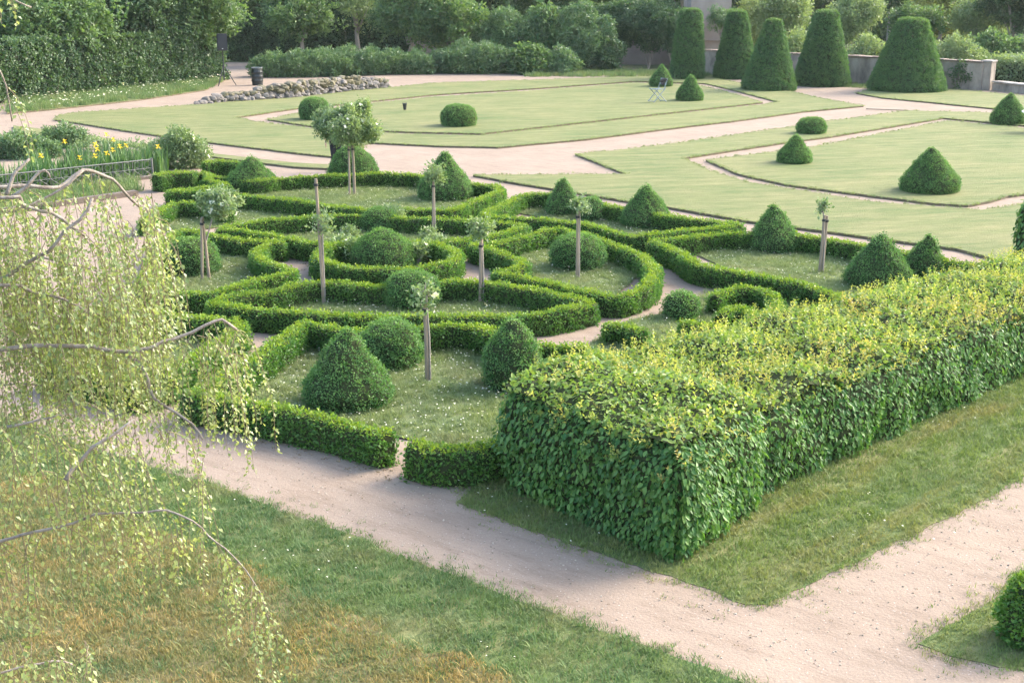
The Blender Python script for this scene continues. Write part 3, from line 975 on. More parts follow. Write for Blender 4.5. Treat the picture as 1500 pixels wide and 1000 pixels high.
CG = 'clipped box cones'
BG = 'clipped box balls'
for args in (
    (510, 478, 606, 67, CONE, 'biggest box cone, standing in the front bed behind the path'),
    (752, 464, 578, 47, DOME, 'rounded box cone half hidden behind the tall leafy hedge corner'),
    (370, 228, 284, 41, CONE, 'broad box cone at the left end of the back bed'),
    (518, 210, 272, 39, DOME, 'rounded box cone behind the two staked leafy standard rose at the back'),
    (652, 221, 297, 42, CONE, 'box cone behind the slim staked rose, next to the wide gravel court'),
    (824, 259, 318, 27, CONE, 'narrow box cone touching a small ball in the back right bed'),
    (946, 269, 337, 38, CONE, 'box cone right of the small ball in the back right bed'),
    (1133, 298, 373, 39, CONE, 'box cone in front of the straight hedge, left of the forked rose'),
    (1285, 338, 426, 49, CONE, 'large box cone rising behind the yellow topped hedge, left one of the pair'),
    (1354, 341, 412, 34, CONE, 'smaller box cone of the pair behind the yellow topped hedge'),
    (1163, 196, 243, 27, CONE, 'small box cone on the right lawn next to the oval ball'),
    (1361, 214, 287, 44, CONE, 'large box cone alone in the middle of the right lawn'),
    (1476, 135, 184, 27, CONE, 'box cone beside the white urn at the far right lawn edge'),
    (1010, 108, 150, 21, CONE, 'box cone on the far lawn right of the folding chair'),
    (968, 93, 129, 18, CONE, 'box cone on the far lawn just behind the folding chair'),
):
    topiary('box_cone', 'topiary', *args[:5], args[5], CG)
for args in (
    (573, 467, 545, 48, 'flattened box ball behind the biggest cone'),
    (604, 396, 456, 44, 'box ball in the long lens bed in front of the ring'),
    (284, 347, 406, 41, 'box ball beside two crossed stakes at the left'),
    (846, 342, 399, 42, 'box ball inside the kidney shaped hedge right of the ring'),
    (559, 303, 343, 32, 'box ball with roses just behind the ring'),
    (867, 287, 326, 21, 'small box ball between the cones of the back right bed'),
    (998, 425, 471, 28, 'small box ball left of the snail scroll hedge'),
    (1188, 171, 199, 23, 'oval box ball on the right lawn behind the small cone'),
    (672, 152, 188, 27, 'box ball in the middle of the far left lawn'),
    (461, 142, 178, 23, 'box ball near the dry stone wall on the far left lawn'),
):
    topiary('box_ball', 'topiary', *args[:4], BALL, args[4], BG, dens=700 if args[0] not in (573, 604) else 760)
topiary('box_dome', 'topiary', 563, 334, 396, 50, DOME, 'blue green box dome in the middle of the round ring', BG)
topiary('box_ball', 'topiary', 1512, 838, 955, 50, BALL, 'bright box ball cut off by the right edge beside the near path', BG, leaf='box', dens=900)

# the big clipped yews by the far wall
for (cx, top, base, hw, tw, label) in (
    (1006, 13, 117, 25, 0.62, 'narrow column like yew at the left of the clipped row'),
    (1076, 15, 116, 31, 0.42, 'yew behind the pale round tree, second from the left in the clipped row'),
    (1125, 28, 134, 39, 0.28, 'pointed yew standing foremost in the clipped row by the gravel'),
    (1203, 15, 127, 41, 0.38, 'tall tapering yew between the pointed and the widest one'),
    (1327, 27, 136, 56, 0.36, 'widest flat topped yew on its own at the right'),
):
    prof = [(0.93, 0), (0.99, 0.03), (1.0, 0.08)] + [(1 + (tw - 1) * ((k / 10) ** (1.0 if tw < 0.6 else 1.3)), 0.08 + 0.89 * k / 10) for k in range(1, 11)] + [(tw * 0.9, 0.99), (tw * 0.5, 1.0), (0, 1.0)]
    topiary('clipped_yew', 'topiary', cx, top, base, hw, prof, label, 'big clipped yews by the far wall', 'yew', 300, 0.05, 0.04, 0.7, 1.2, front=0.6)

# ------------------------------------------------------------------ tall leafy hedge
def wall_body(pts2, h, amp=0.05, step=0.12, seed=0, round_=0.06):
    """body over a ground outline (anticlockwise), sides and top gridded and uneven"""
    P = [Vector((p[0], p[1], 0)) for p in pts2]
    loop = []
    n = len(P)
    for i in range(n):
        k = max(1, int((P[(i + 1) % n] - P[i]).length / step))
        loop += [P[i].lerp(P[(i + 1) % n], j / k) for j in range(k)]
    c = sum(loop, Vector()) / len(loop)
    rows = max(3, int(h / step))
    V, Fc = [], []
    m = len(loop)
    for r in range(rows + 1):
        z = h * r / rows
        for i, p in enumerate(loop):
            t = (loop[(i + 1) % m] - loop[i - 1]).normalized()
            nr = Vector((t.y, -t.x, 0))
            q = Vector((p.x, p.y, z))
            d = noise.noise(q * 2.6 + Vector((seed, 0, 0))) * amp + noise.noise(q * 6 + Vector((seed, 3, 0))) * amp * 0.5
            d += 0.05 * math.sin(math.pi * min(1, z / h)) - 0.1 * max(0.0, (z / h - 0.78) / 0.22) ** 2
            V.append(q + nr * d)
    for r in range(rows):
        for i in range(m):
            j = (i + 1) % m
            Fc.append((r * m + i, r * m + j, (r + 1) * m + j, (r + 1) * m + i))
    top = [V[rows * m + i] for i in range(m)]
    return V, Fc, rows * m, m


def grid_top(a, b, c, d, h, nu, nv, amp, seed, edge=0.0):
    """uneven top between the ground corners a b c d (a-b near edge, d-c far edge)"""
    V, Fc = [], []
    for v in range(nv + 1):
        for u in range(nu + 1):
            p = a.lerp(b, u / nu).lerp(d.lerp(c, u / nu), v / nv)
            z = h + noise.noise(Vector((p.x * 1.6, p.y * 1.6, seed))) * amp + noise.noise(Vector((p.x * 5, p.y * 5, seed))) * amp * 0.6
            ed = min(min(u, nu - u) * (b - a).length / nu, min(v, nv - v) * (d - a).length / nv)
            z -= edge * max(0.0, 1 - ed / 0.3) ** 2
            V.append(Vector((p.x, p.y, z)))
    for v in range(nv):
        for u in range(nu):
            k = v * (nu + 1) + u
            Fc.append((k, k + 1, k + nu + 2, k + nu + 1))
    return V, Fc


def leafy_hedge(name, corners, h, label, cat, group, dens_side, dens_top, n_leaves, amp=0.06, top_amp=0.05, seed=0, shoots=120):
    a, b, c, d = [Vector((p[0], p[1], 0)) for p in corners]     # anticlockwise seen from above
    q = [a, b, c, d]
    loop = []
    for i in range(4):
        p0, p1, p2 = q[i - 1], q[i], q[(i + 1) % 4]
        u, v = (p0 - p1).normalized() * 0.16, (p2 - p1).normalized() * 0.16
        loop += [p1 + u, p1 + u * 0.45 + v * 0.06, p1 + u * 0.15 + v * 0.15, p1 + u * 0.06 + v * 0.45, p1 + v]
    V, Fc, t0, m = wall_body(loop, h - 0.09, amp, 0.12, seed)
    side_v, side_f = V, Fc
    tv, tf = grid_top(a, b, c, d, h - 0.02, max(4, int((b - a).length / 0.15)), max(4, int((d - a).length / 0.15)), top_amp, seed, 0.07)
    cv, cf = merge([(side_v, side_f), (tv, tf)])
    ob = mesh(name, cv, cf, M['core'])
    tag(ob, label, cat, group)
    sm = mesh('side_foliage', side_v, side_f, None, ob)
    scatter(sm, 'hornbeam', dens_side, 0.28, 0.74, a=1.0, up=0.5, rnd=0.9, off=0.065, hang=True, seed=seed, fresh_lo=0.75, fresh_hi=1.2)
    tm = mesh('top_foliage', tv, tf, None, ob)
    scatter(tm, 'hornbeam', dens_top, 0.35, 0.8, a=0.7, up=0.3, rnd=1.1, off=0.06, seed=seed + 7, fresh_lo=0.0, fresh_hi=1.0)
    sh = bpy.data.objects.new('new_shoots', tm.data)
    link(sh, ob)
    scatter(sh, 'shoot', shoots, 0.4, 1.0, a=0.5, up=0.6, rnd=0.8, off=0.03, seed=seed + 11)
    cf_ = [f for f in side_f if (Vector((side_v[f[0]].x, side_v[f[0]].y, 0)) - a).length < 0.26]
    if cf_:
        cm = mesh('corner_foliage', side_v, cf_, None, ob)
        scatter(cm, 'hornbeam', dens_side * 1.3, 0.35, 0.8, a=1.0, up=0.5, rnd=0.9, off=0.08, hang=True, seed=seed + 17, fresh_lo=0.75, fresh_hi=1.2)
    up_f = [f for f in side_f if side_v[f[2]].z > h * 0.76]
    us = mesh('edge_shoots', side_v, up_f, None, ob)
    scatter(us, 'shoot', 60, 0.4, 0.95, a=0.8, up=0.5, rnd=0.8, off=0.03, seed=seed + 13)
    # the leaves that show largest, each a part of its own
    if n_leaves:
        me = LEAF['hornbeam'].data
        faces = [f for f in side_f]
        g_ = random.Random(seed + 3)
        vis = []
        for f in faces:
            p = (side_v[f[0]] + side_v[f[2]]) / 2
            nr = (side_v[f[1]] - side_v[f[0]]).cross(side_v[f[3]] - side_v[f[0]]).normalized()
            if nr.dot(Vector((0, 0, H)) - p) > 0 and p.z > 0.1:
                vis.append((p.y, f, nr))
        vis.sort(key=lambda x: x[0])
        vis = vis[:n_leaves * 2]
        g_.shuffle(vis)
        for (_, f, nr) in vis[:n_leaves]:
            u, v = g_.random(), g_.random()
            p = side_v[f[0]].lerp(side_v[f[1]], u).lerp(side_v[f[3]].lerp(side_v[f[2]], u), v) + nr * g_.uniform(0.05, 0.075)
            z = (nr + Vector((g_.uniform(-.5, .5), g_.uniform(-.5, .5), 0.6))).normalized()
            y = Vector((g_.uniform(-.5, .5), g_.uniform(-.5, .5), -1)) + nr * 0.4
            y = (y - z * y.dot(z)).normalized()
            x = y.cross(z)
            lf = bpy.data.objects.new('leaf', me)
            link(lf, ob)
            Mx = Matrix((x, y, z)).transposed().to_4x4()
            Mx.translation = p
            s_ = g_.uniform(0.55, 0.9)
            lf.matrix_basis = Mx @ Matrix.Diagonal((s_, s_, s_, 1))
    return ob


c_front, c_left, c_right = at(989, 824), at(740, 709), at(1103, 744)
dl = (c_left - c_front)
dr = (c_right - c_front)
c_back = c_left + dr * 1.05
leafy_hedge('hornbeam_block', [c_front, c_right, c_back, c_left], 1.03, 'tall dark leaved hornbeam block at the path corner, nearest end of the leafy hedge', 'hedge', 'clipped hornbeam hedge', 3000, 1700, 300, seed=1, shoots=44, amp=0.08, top_amp=0.09)
# the long run behind it, a little narrower and set back
r0, r1 = at(1112, 722), at(1500, 548)
run = (r1 - r0).normalized()
r2 = r0 + run * 11
r0 = r0 - run * 0.5
back0 = at(872, 506, 0.98)
back1 = at(1420, 381, 0.98)
back0.z = back1.z = 0
bd = (back1 - back0).normalized()
back2 = back0 + bd * 12
back0 = back0 - bd * 0.9
leafy_hedge('hornbeam_hedge', [r0, r2, back2, back0], 0.89, 'long tall hornbeam hedge with yellow new growth on top, running off to the right', 'hedge', 'clipped hornbeam hedge', 2400, 1300, 0, amp=0.1, top_amp=0.12, seed=2, shoots=125)
# leafy column at the right edge
cc = at(1512, 400)
V, Fc = lathe([(0.9, 0), (1, 0.1), (1, 0.8), (0.9, 0.95), (0.5, 1.0), (0, 1.0)], 0.28, height_to(cc, 292), 24, 0.05, 3)
ob = mesh('hornbeam_column', V, Fc, M['core'])
ob.location = cc
tag(ob, 'dark leafy hornbeam column cut off by the right edge above the yellow hedge top', 'hedge')
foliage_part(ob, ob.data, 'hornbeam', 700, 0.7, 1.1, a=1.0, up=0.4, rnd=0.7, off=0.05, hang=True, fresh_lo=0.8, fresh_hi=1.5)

# leaf litter under the near hedges, pebbles of the path
for i, loop in enumerate(([(255, 603), (575, 690), (690, 712), (735, 700), (760, 720), (690, 728), (560, 702), (400, 660), (255, 618)], [(60, 568), (200, 592), (205, 604), (60, 580)],
                          [(640, 690), (735, 735), (735, 715), (690, 705)])):
    turf('leaf_litter', [loop], 0.004, 'litter', 60, 0.5, 1.0, seed=80 + i)
turf('path_litter', [[(60, 575), (700, 735), (1100, 890), (1500, 700), (1500, 820), (1340, 930), (1400, 1000), (1050, 965), (500, 770), (200, 670)]], 0.004, 'litter', 6, 0.15, 0.5, seed=84)
turf('pebbles', [[(60, 575), (700, 735), (1100, 890), (1500, 700), (1500, 820), (1340, 930), (1400, 1000), (1050, 965), (500, 770), (200, 670)]], 0.004, 'pebble', 70, 0.12, 0.5, seed=85)
for i, loop in enumerate(([(700, 358), (760, 392), (740, 400), (690, 395), (680, 370)], [(430, 372), (455, 370), (450, 405), (415, 405)], [(940, 385), (962, 380), (968, 420), (905, 462), (850, 480), (900, 445)], [(960, 375), (1030, 405), (1080, 418), (1010, 420)])):
    turf('leaf_litter', [loop], 0.004, 'litter', 22, 0.5, 1.0, seed=90 + i)


# ------------------------------------------------------------------ standard roses with stakes
def rose_standard(base_px, stakes, crown, label, dens=260, blooms=0, loose=1.0, tie=True, tint='rose'):
    """stakes: list of (base px, base py, top px, top py); crown: (cx, cy, half w, half h)"""
    bp = at(*base_px)
    e = empty('standard_rose', bp)
    tag(e, label, 'rose tree', 'staked standard roses of the knot garden')
    sc = scale_at((bp.x, bp.y, 0.6))
    for (bx, by, tx, ty) in stakes:
        b = at(bx, by)
        h = height_to(b, ty)
        t = Vector((b.x + (tx - bx) / sc, b.y, h))
        rad = 0.024
        V, Fc = tube([b - bp - Vector((0, 0, 0.05)), (b + t) / 2 - bp + Vector((0.004, 0, 0)), t - bp], [rad, rad * 0.97, rad * 0.9], 8)
        mesh('stake', V, Fc, M['stake'], e)
        if tie:
            V, Fc = tube([t - bp - Vector((0, 0, 0.10)), t - bp - Vector((0, 0, 0.065))], [rad * 1.35, rad * 1.35], 8)
            mesh('tie_band', V, Fc, M['stakedark'], e)
    cx, cy, rw, rh = crown
    Yc = bp.y
    c = at_y(cx, cy, Yc) - bp
    rw, rh = rw / sc, rh / sc
    # stem from the ground to the crown
    V, Fc = tube([Vector((0.035, 0, -0.03)), Vector((0.03, 0.01, c.z * 0.5)), Vector((c.x * 0.6 + 0.01, 0, c.z - rh * 0.6)), c], [0.014, 0.013, 0.012, 0.008], 7)
    mesh('stem', V, Fc, M['bark'], e)
    tw = []
    lob = []
    g_ = random.Random(int(cx * 7))
    for k in range(15):
        d = Vector((g_.gauss(0, 1), g_.gauss(0, 1), g_.gauss(0.1, 0.8))).normalized()
        q = c + Vector((d.x * rw, d.y * rw, d.z * rh)) * g_.uniform(0.35, 1.05)
        tw.append(tube([c - Vector((0, 0, rh * 0.5)), (c + q) / 2 + Vector((0, 0, rh * 0.1)), q], [0.006, 0.005, 0.003], 5))
        lob.append((q, (g_.uniform(0.16, 0.36) if crown[2] < 28 else g_.uniform(0.25, 0.45)) * min(rw, rh)))
    if rw * sc > 38:
        for ax, az in ((-0.8, -0.25), (-0.45, 0.2), (0, 0.45), (0.45, 0.2), (0.8, -0.25), (-0.3, -0.2), (0.3, -0.2)):
            lob.append((c + Vector((ax * rw, g_.uniform(-0.3, 0.3) * rw, az * rh)), rh * 0.5))
    V, Fc = merge(tw)
    mesh('twigs', V, Fc, M['bark'], e)
    V, Fc = blobs(lob + [(c, min(rw, rh) * (0.45 if crown[2] < 28 else 0.75))], 1, 0.3, int(cx))
    cr = mesh('crown', V, Fc, None, e)
    scatter(cr, 'rose', dens * loose, 0.6, 1.4, a=0.6, up=0.2, rnd=1.1, off=0.08, seed=int(cx) % 40)
    if blooms:
        fl = bpy.data.objects.new('blooms', cr.data)
        link(fl, e)
        scatter(fl, 'bloom', blooms, 0.7, 1.3, a=1.0, up=0.3, rnd=0.6, off=0.03, seed=int(cx) % 37)
    return e


_ico = {}


def ico(sub):
    if sub not in _ico:
        bm = bmesh.new()
        bmesh.ops.create_icosphere(bm, subdivisions=sub, radius=1)
        _ico[sub] = ([v.co.copy() for v in bm.verts], [tuple(v.index for v in f.verts) for f in bm.faces])
        bm.free()
    return _ico[sub]


def blobs(lobes, sub=2, amp=0.25, seed=0, squash=1.0):
    """uneven rounded lobes, (centre, radius) each: the volume that foliage grows on"""
    iv, fi = ico(sub)
    V, Fc = [], []
    for i, (c, r) in enumerate(lobes):
        b = len(V)
        c = Vector(c)
        for v in iv:
            d = 1 + noise.noise(v * 1.7 + Vector((seed + i * 3.3, i, 0))) * amp * 2
            V.append(c + Vector((v.x, v.y, v.z * squash)) * r * d)
        Fc += [tuple(k + b for k in f) for f in fi]
    return V, Fc


rose_standard((516, 286), [(512, 287, 513, 214), (520, 286, 519, 213)], (511, 183, 42, 30), 'bushy leafy standard rose on two stakes at the back, a person behind it', 420, 14, 1.0)
rose_standard((635, 347), [(634, 347, 636, 266)], (636, 256, 14, 16), 'slim standard rose with a small crown in front of the box cone beside the court', 200, 6)
rose_standard((473, 446), [(474, 446, 470, 262)], (472, 326, 17, 24), 'tallest bare stake with a few leaves half way up, left of the ring', 130, 0, 0.8)
rose_standard((302, 411), [(296, 412, 301, 320), (307, 411, 302, 318)], (322, 299, 30, 22), 'leafy flowering standard rose on two crossed stakes by the left ball', 300, 26)
rose_standard((705, 445), [(703, 445, 705, 352), (707, 444, 706, 350)], (704, 336, 17, 17), 'standard rose on a doubled stake right of the ball in the long lens bed', 240, 6)
rose_standard((845, 408), [(845, 408, 845, 310)], (850, 301, 19, 13), 'standard rose with a flat crown in front of the ball in the kidney bed', 240, 4)
rose_standard((1202, 401), [(1200, 401, 1202, 315), (1204, 400, 1206, 316)], (1204, 305, 12, 13), 'forked bare looking standard rose with a white tie in the right bed', 170, 3)
rose_standard((626, 559), [(626, 559, 624, 444)], (623, 428, 20, 25), 'standard rose with a thin sprouting crown in the front bed by the biggest cone', 120, 5, 0.9)


def shrub(name, lobes, leaf, dens, label, group=None, cat='shrub', smin=0.8, smax=1.2, blooms=None, bl_dens=4, seed=0, **kw):
    """lobes in metres relative to the first one's ground point"""
    c0 = Vector(lobes[0][0])
    base = Vector((c0.x, c0.y, 0))
    e = empty(name, base)
    tag(e, label, cat, group)
    V, Fc = merge([tube([Vector((0, 0, -0.05)), (Vector(c) - base) * 0.5, Vector(c) - base], [0.03, 0.025, 0.012], 6) for c, r in lobes])
    mesh('stem', V, Fc, M['bark'], e)
    V, Fc = blobs([(Vector(c) - base, r) for c, r in lobes], 2, 0.25, seed)
    fo = mesh('foliage', V, Fc, None, e)
    kw = dict(dict(a=0.8, up=0.3, rnd=0.8, off=0.08, seed=seed % 40), **kw)
    scatter(fo, leaf, dens, smin, smax, **kw)
    if blooms:
        fl = bpy.data.objects.new('blooms', fo.data)
        link(fl, e)
        scatter(fl, blooms, bl_dens, 0.7, 1.3, a=1.0, up=0.3, rnd=0.6, off=0.06, seed=seed % 37)
    return e


# roses inside the ring
for i, (px, py, r) in enumerate(((500, 378, 0.14), (517, 386, 0.16), (545, 392, 0.11), (612, 388, 0.13), (636, 378, 0.14), (625, 364, 0.12), (508, 364, 0.13))):
    p = at(px, py)
    shrub('rose_bush', [((p.x, p.y, 0.22), r), ((p.x + 0.1, p.y + 0.05, 0.27), r * 0.7)], 'rose', 240,
          ['grey green rose bush at the left rim inside the ring', 'leafy rose bush front left of the dome inside the ring', 'low rose bush directly in front of the dome', 'rose bush front right of the dome inside the ring',
           'rose bush at the right rim inside the ring', 'rose bush behind the right side of the dome', 'rose bush behind the left side of the dome'][i], 'rose bushes inside the ring', seed=i * 3, blooms='bloom', bl_dens=5, off=0.05)
p = at(572, 337)
shrub('rose_bush', [((p.x, p.y, 0.25), 0.17), ((p.x + 0.15, p.y, 0.3), 0.12), ((p.x - 0.14, p.y, 0.28), 0.12)], 'rose', 260, 'pale leaved rose bush between the ring and the ball behind it', seed=31, off=0.05)


# ------------------------------------------------------------------ background: hedges, wall, shrubs and trees
def far_hedge(name, a, b, depth, h, leaf, dens, label, cat='hedge', amp=0.25, seed=0, **kw):
    a, b = Vector((a.x, a.y, 0)), Vector((b.x, b.y, 0))
    n = Vector((-(b - a).y, (b - a).x, 0)).normalized()
    if n.y < 0: n = -n
    V, Fc, t0, m = wall_body([a, b, b + n * depth, a + n * depth], h, amp, 0.5, seed)
    tv, tf = grid_top(a, b, b + n * depth, a + n * depth, h - 0.05, int((b - a).length / 0.6), 3, amp, seed)
    V, Fc = merge([(V, Fc), (tv, tf)])
    ob = mesh(name, V, Fc, M['core'])
    tag(ob, label, cat)
    foliage_part(ob, ob.data, leaf, dens, 0.75, 1.25, **dict(dict(a=1.0, up=0.1, rnd=0.7, off=0.1, seed=seed % 40), **kw))
    return ob


far_hedge('tall_hedge', at(-120, 165), at(332, 117), 1.6, 2.2, 'dark', 62, 'tall dark clipped hedge at the back left behind the flowery verge', seed=5)
far_hedge('ivy_bank', at(325, 90), at(735, 87), 1.5, 3.9, 'dark', 55, 'high ivy covered bank behind the young trees', 'ivy', 0.4, seed=6)

# pale boundary wall behind the shrubs
def wall(name, a, b, th, h, label, mat, cop=None, cop_h=0.08, z0=-0.05, pieces=0):
    a, b = Vector((a.x, a.y, 0)), Vector((b.x, b.y, 0))
    d = b - a
    L = d.length
    rz = math.atan2(d.y, d.x)
    e = empty(name, a, rz)
    tag(e, label, 'wall')
    bm = bmesh.new()
    n = max(2, int(L / 0.8))
    for i in range(n + 1):
        x = L * i / n
        for y in (0, th):
            bm.verts.new((x, y + noise.noise(Vector((x, y, 1))) * 0.02, z0))
            bm.verts.new((x, y + noise.noise(Vector((x, y, 4))) * 0.03, h + noise.noise(Vector((x * 0.7, y, 8))) * 0.03))
    bm.verts.ensure_lookup_table()
    for i in range(n):
        k = i * 4
        bm.faces.new([bm.verts[j] for j in (k, k + 4, k + 5, k + 1)])
        bm.faces.new([bm.verts[j] for j in (k + 2, k + 3, k + 7, k + 6)])
        bm.faces.new([bm.verts[j] for j in (k + 1, k + 5, k + 7, k + 3)])
    bm.faces.new([bm.verts[j] for j in (0, 1, 3, 2)])
    bm.faces.new([bm.verts[j] for j in (n * 4, n * 4 + 2, n * 4 + 3, n * 4 + 1)])
    bmesh.ops.recalc_face_normals(bm, faces=bm.faces)
    from_bm('wall_face', bm, mat, e)
    if cop:
        k = max(1, int(L / 0.55))
        me = None
        for i in range(k):
            x = (i + 0.5) * L / k
            if me is None:
                bm = box_bm(bmesh.new(), (0, 0, 0), (L / k - 0.012, th + 0.12, cop_h), bevel=0.012)
                ob = from_bm('coping_stone', bm, cop, e)
                me = ob.data
            else:
                ob = link(bpy.data.objects.new('coping_stone', me), e)
            ob.location = (x, th / 2, h + cop_h / 2 + random.uniform(0.02, 0.045))
            ob.rotation_euler = (R(random.uniform(-1.5, 1.5)), R(random.uniform(-1.5, 1.5)), R(random.uniform(-1.5, 1.5)))
    return e


wall('garden_wall', at(600, 92), at(1000, 95), 0.4, 2.3, 'pale rendered garden wall showing between shrubs and ivy at the back', M['plaster'])
wa, wb = at(1000, 108), at(1436, 132.5)
wall('boundary_wall', wa, wb, 0.4, 1.13, 'weathered grey wall with thin tile coping behind the clipped yews', M['wallgrey'], M['coping'], 0.05)
wc = at(1640, 152)
wall('low_wall', wb + Vector((0.45, -0.05, 0)), wc, 0.35, 0.3, 'low grey wall with pale coping at the far right', M['wallgrey'], M['copingpale'], 0.06)
# end pier of the boundary wall
e = empty('wall_pier', wb + Vector((0.2, 0.05, 0)), math.atan2((wb - wa).y, (wb - wa).x))
tag(e, 'square end pier where the grey boundary wall drops to the low wall', 'pier')
from_bm('pier_shaft', box_bm(bmesh.new(), (0, 0.2, 0.56), (0.42, 0.52, 1.2), bevel=0.02), M['wallgrey'], e)
from_bm('pier_cap', box_bm(bmesh.new(), (0, 0.2, 1.2), (0.5, 0.6, 0.07), bevel=0.015), M['copingpale'], e)
# the building standing behind the yews
bl = at(1018, 104)
e = empty('garden_building', (bl.x, bl.y + 2.0, 0))
tag(e, 'pale rendered building end with a tiled ledge showing between the clipped yews', 'building')
from_bm('wall_face', box_bm(bmesh.new(), (1.0, 1.5, 2.2), (2.1, 3.0, 4.6)), M['plaster'], e)
from_bm('ledge', box_bm(bmesh.new(), (1.0, -0.06, 1.42), (2.2, 0.16, 0.06)), M['coping'], e)
from_bm('roof', box_bm(bmesh.new(), (1.0, 1.5, 4.6), (2.5, 3.5, 0.18)), M['coping'], e)


def tree(px, py, trunk_h, trunk_r, crown_z, crown_r, crown_h, leaf, dens, label, n=16, seed=0, group='trees at the back of the garden', name='broadleaf_tree', lean=(0, 0), bark='bark', lob=(0.22, 0.45), branches=True, smin=0.8, smax=1.25, **kw):
    b = at(px, py)
    e = empty(name, b)
    tag(e, label, 'tree', group)
    g_ = random.Random(seed + 11)
    top = Vector((lean[0], lean[1], trunk_h))
    V, Fc = tube([Vector((0, 0, -0.1)), Vector((lean[0] * 0.2, 0, trunk_h * 0.35)), Vector((lean[0] * 0.6, lean[1] * 0.5, trunk_h * 0.7)), top, top + Vector((0.1, 0, crown_h * 0.7))], [trunk_r * 1.25, trunk_r, trunk_r * 0.9, trunk_r * 0.75, trunk_r * 0.25], 9)
    mesh('trunk', V, Fc, M[bark], e, smooth=True)
    c = Vector((lean[0], lean[1], crown_z))
    lobes = []
    br = []
    for k in range(n):
        d = Vector((g_.gauss(0, 1), g_.gauss(0, 1), g_.gauss(0, 1))).normalized()
        rr = g_.uniform(0.35, 0.85)
        q = c + Vector((d.x * crown_r, d.y * crown_r, d.z * crown_h)) * rr
        if q.z < crown_z - crown_h: q.z = crown_z - crown_h
        lobes.append((q, crown_r * g_.uniform(*lob)))
        if k < 9:
            st = top.lerp(Vector((0, 0, trunk_h * 0.85)), g_.random())
            br.append(tube([st, st.lerp(q, 0.5) + Vector((0, 0, 0.1)), q], [trunk_r * 0.45, trunk_r * 0.3, trunk_r * 0.1], 6))
    if branches:
        V, Fc = merge(br)
        mesh('branches', V, Fc, M[bark], e, smooth=True)
    V, Fc = blobs(lobes, 2, 0.3, seed, 0.75)
    cr = mesh('crown', V, Fc, None, e)
    scatter(cr, leaf, dens, smin, smax, **dict(dict(a=0.7, up=0.2, rnd=0.9, off=0.5, seed=seed % 40), **kw))
    return e


# left: large trees leaning over the tall hedge
for i, (px, py, cz, r, h, leaf, lab) in enumerate((
    (-20, 130, 2.7, 3.0, 2.0, 'tree', 'large bright leaved tree at the far left behind the tall hedge'),
    (110, 128, 2.9, 2.5, 1.9, 'tree', 'broad leaved tree overhanging the tall dark hedge'),
    (215, 118, 3.2, 2.4, 1.8, 'darktree', 'dark tree over the right half of the tall hedge'),
    (300, 114, 3.2, 2.0, 1.6, 'tree', 'light leaved tree above the loudspeaker'),
    (60, 100, 5.6, 3.2, 2.5, 'darktree', 'tall dark tree farther back on the left'),
    (395, 88, 5.2, 2.6, 2.2, 'darktree', 'dark tree rising behind the ivy bank'),
    (560, 86, 5.4, 3.0, 2.4, 'darktree', 'broad dark tree behind the two bare stemmed young trees'),
    (700, 86, 5.3, 2.8, 2.4, 'tree', 'tree behind the right end of the ivy bank'),
    (800, 82, 5.6, 3.2, 2.5, 'darktree', 'dark tree behind the big bushes'),
    (920, 82, 5.2, 2.8, 2.6, 'tree', 'tree behind the ivy hung wall'),
)):
    tree(px, py, cz - h * 0.5, 0.16, cz, r, h, leaf, 12, lab, 30, seed=i * 5 + 1, lean=(0, -2.2 if i < 4 else 0))
# young trees in front of the ivy bank
for i, (px, py, th, cz, r, h, leaf, dn, lab, ln) in enumerate((
    (444, 97, 1.5, 2.9, 1.9, 1.3, 'tree', 8, 'young tree with a thin grey trunk, left of the four in front of the ivy', 0.0),
    (526, 93, 1.7, 3.0, 1.3, 1.0, 'pale', 4, 'nearly bare young tree with pale ascending limbs in front of the ivy', -0.1),
    (597, 99, 1.4, 3.0, 2.1, 1.3, 'tree', 8, 'young tree with a leaning trunk, third of the four by the ivy', 0.3),
    (661, 102, 1.2, 2.8, 2.2, 1.4, 'tree', 8, 'young tree beside the pale patch of wall', 0.05),
)):
    tree(px, py, th, 0.11 if i != 1 else 0.14, cz, r, h, leaf, dn, lab, 20, seed=60 + i * 7, lean=(ln, 0))
# laurel mounds along the path
MOUND = ['behind the black barrel', 'at the foot of the leftmost young tree', 'just right of the leftmost young tree', 'left of the bare young tree', 'right of the bare young tree', 'below the leaning young tree', 'between the leaning tree and the pale wall',
         'in front of the pale wall patch', 'right of the pale wall patch', 'largest of the row below the trees', 'sloping down to the grass at the right end of the row', 'low end of the row by the far path']
for i, (px, py, hh) in enumerate(((395, 116, 1.0), (436, 116, 1.05), (470, 115, 1.15), (503, 114, 1.15), (538, 113, 1.1), (572, 112, 1.1), (605, 112, 1.0), (640, 110, 0.95), (672, 111, 1.35), (705, 111, 1.35), (738, 110, 1.1), (764, 109, 0.8))):
    p = at(px, py - 3)
    shrub('laurel_mound', [((p.x, p.y, hh * 0.5), hh * 0.5), ((p.x - 0.6, p.y + 0.2, hh * 0.42), hh * 0.42), ((p.x + 0.55, p.y + 0.1, hh * 0.4), hh * 0.45), ((p.x + 0.1, p.y + 0.7, hh * 0.6), hh * 0.5)], 'laurel', 34,
          'glossy laurel mound ' + MOUND[i], 'laurel mounds along the far path', seed=i * 3 + 1, off=0.12)
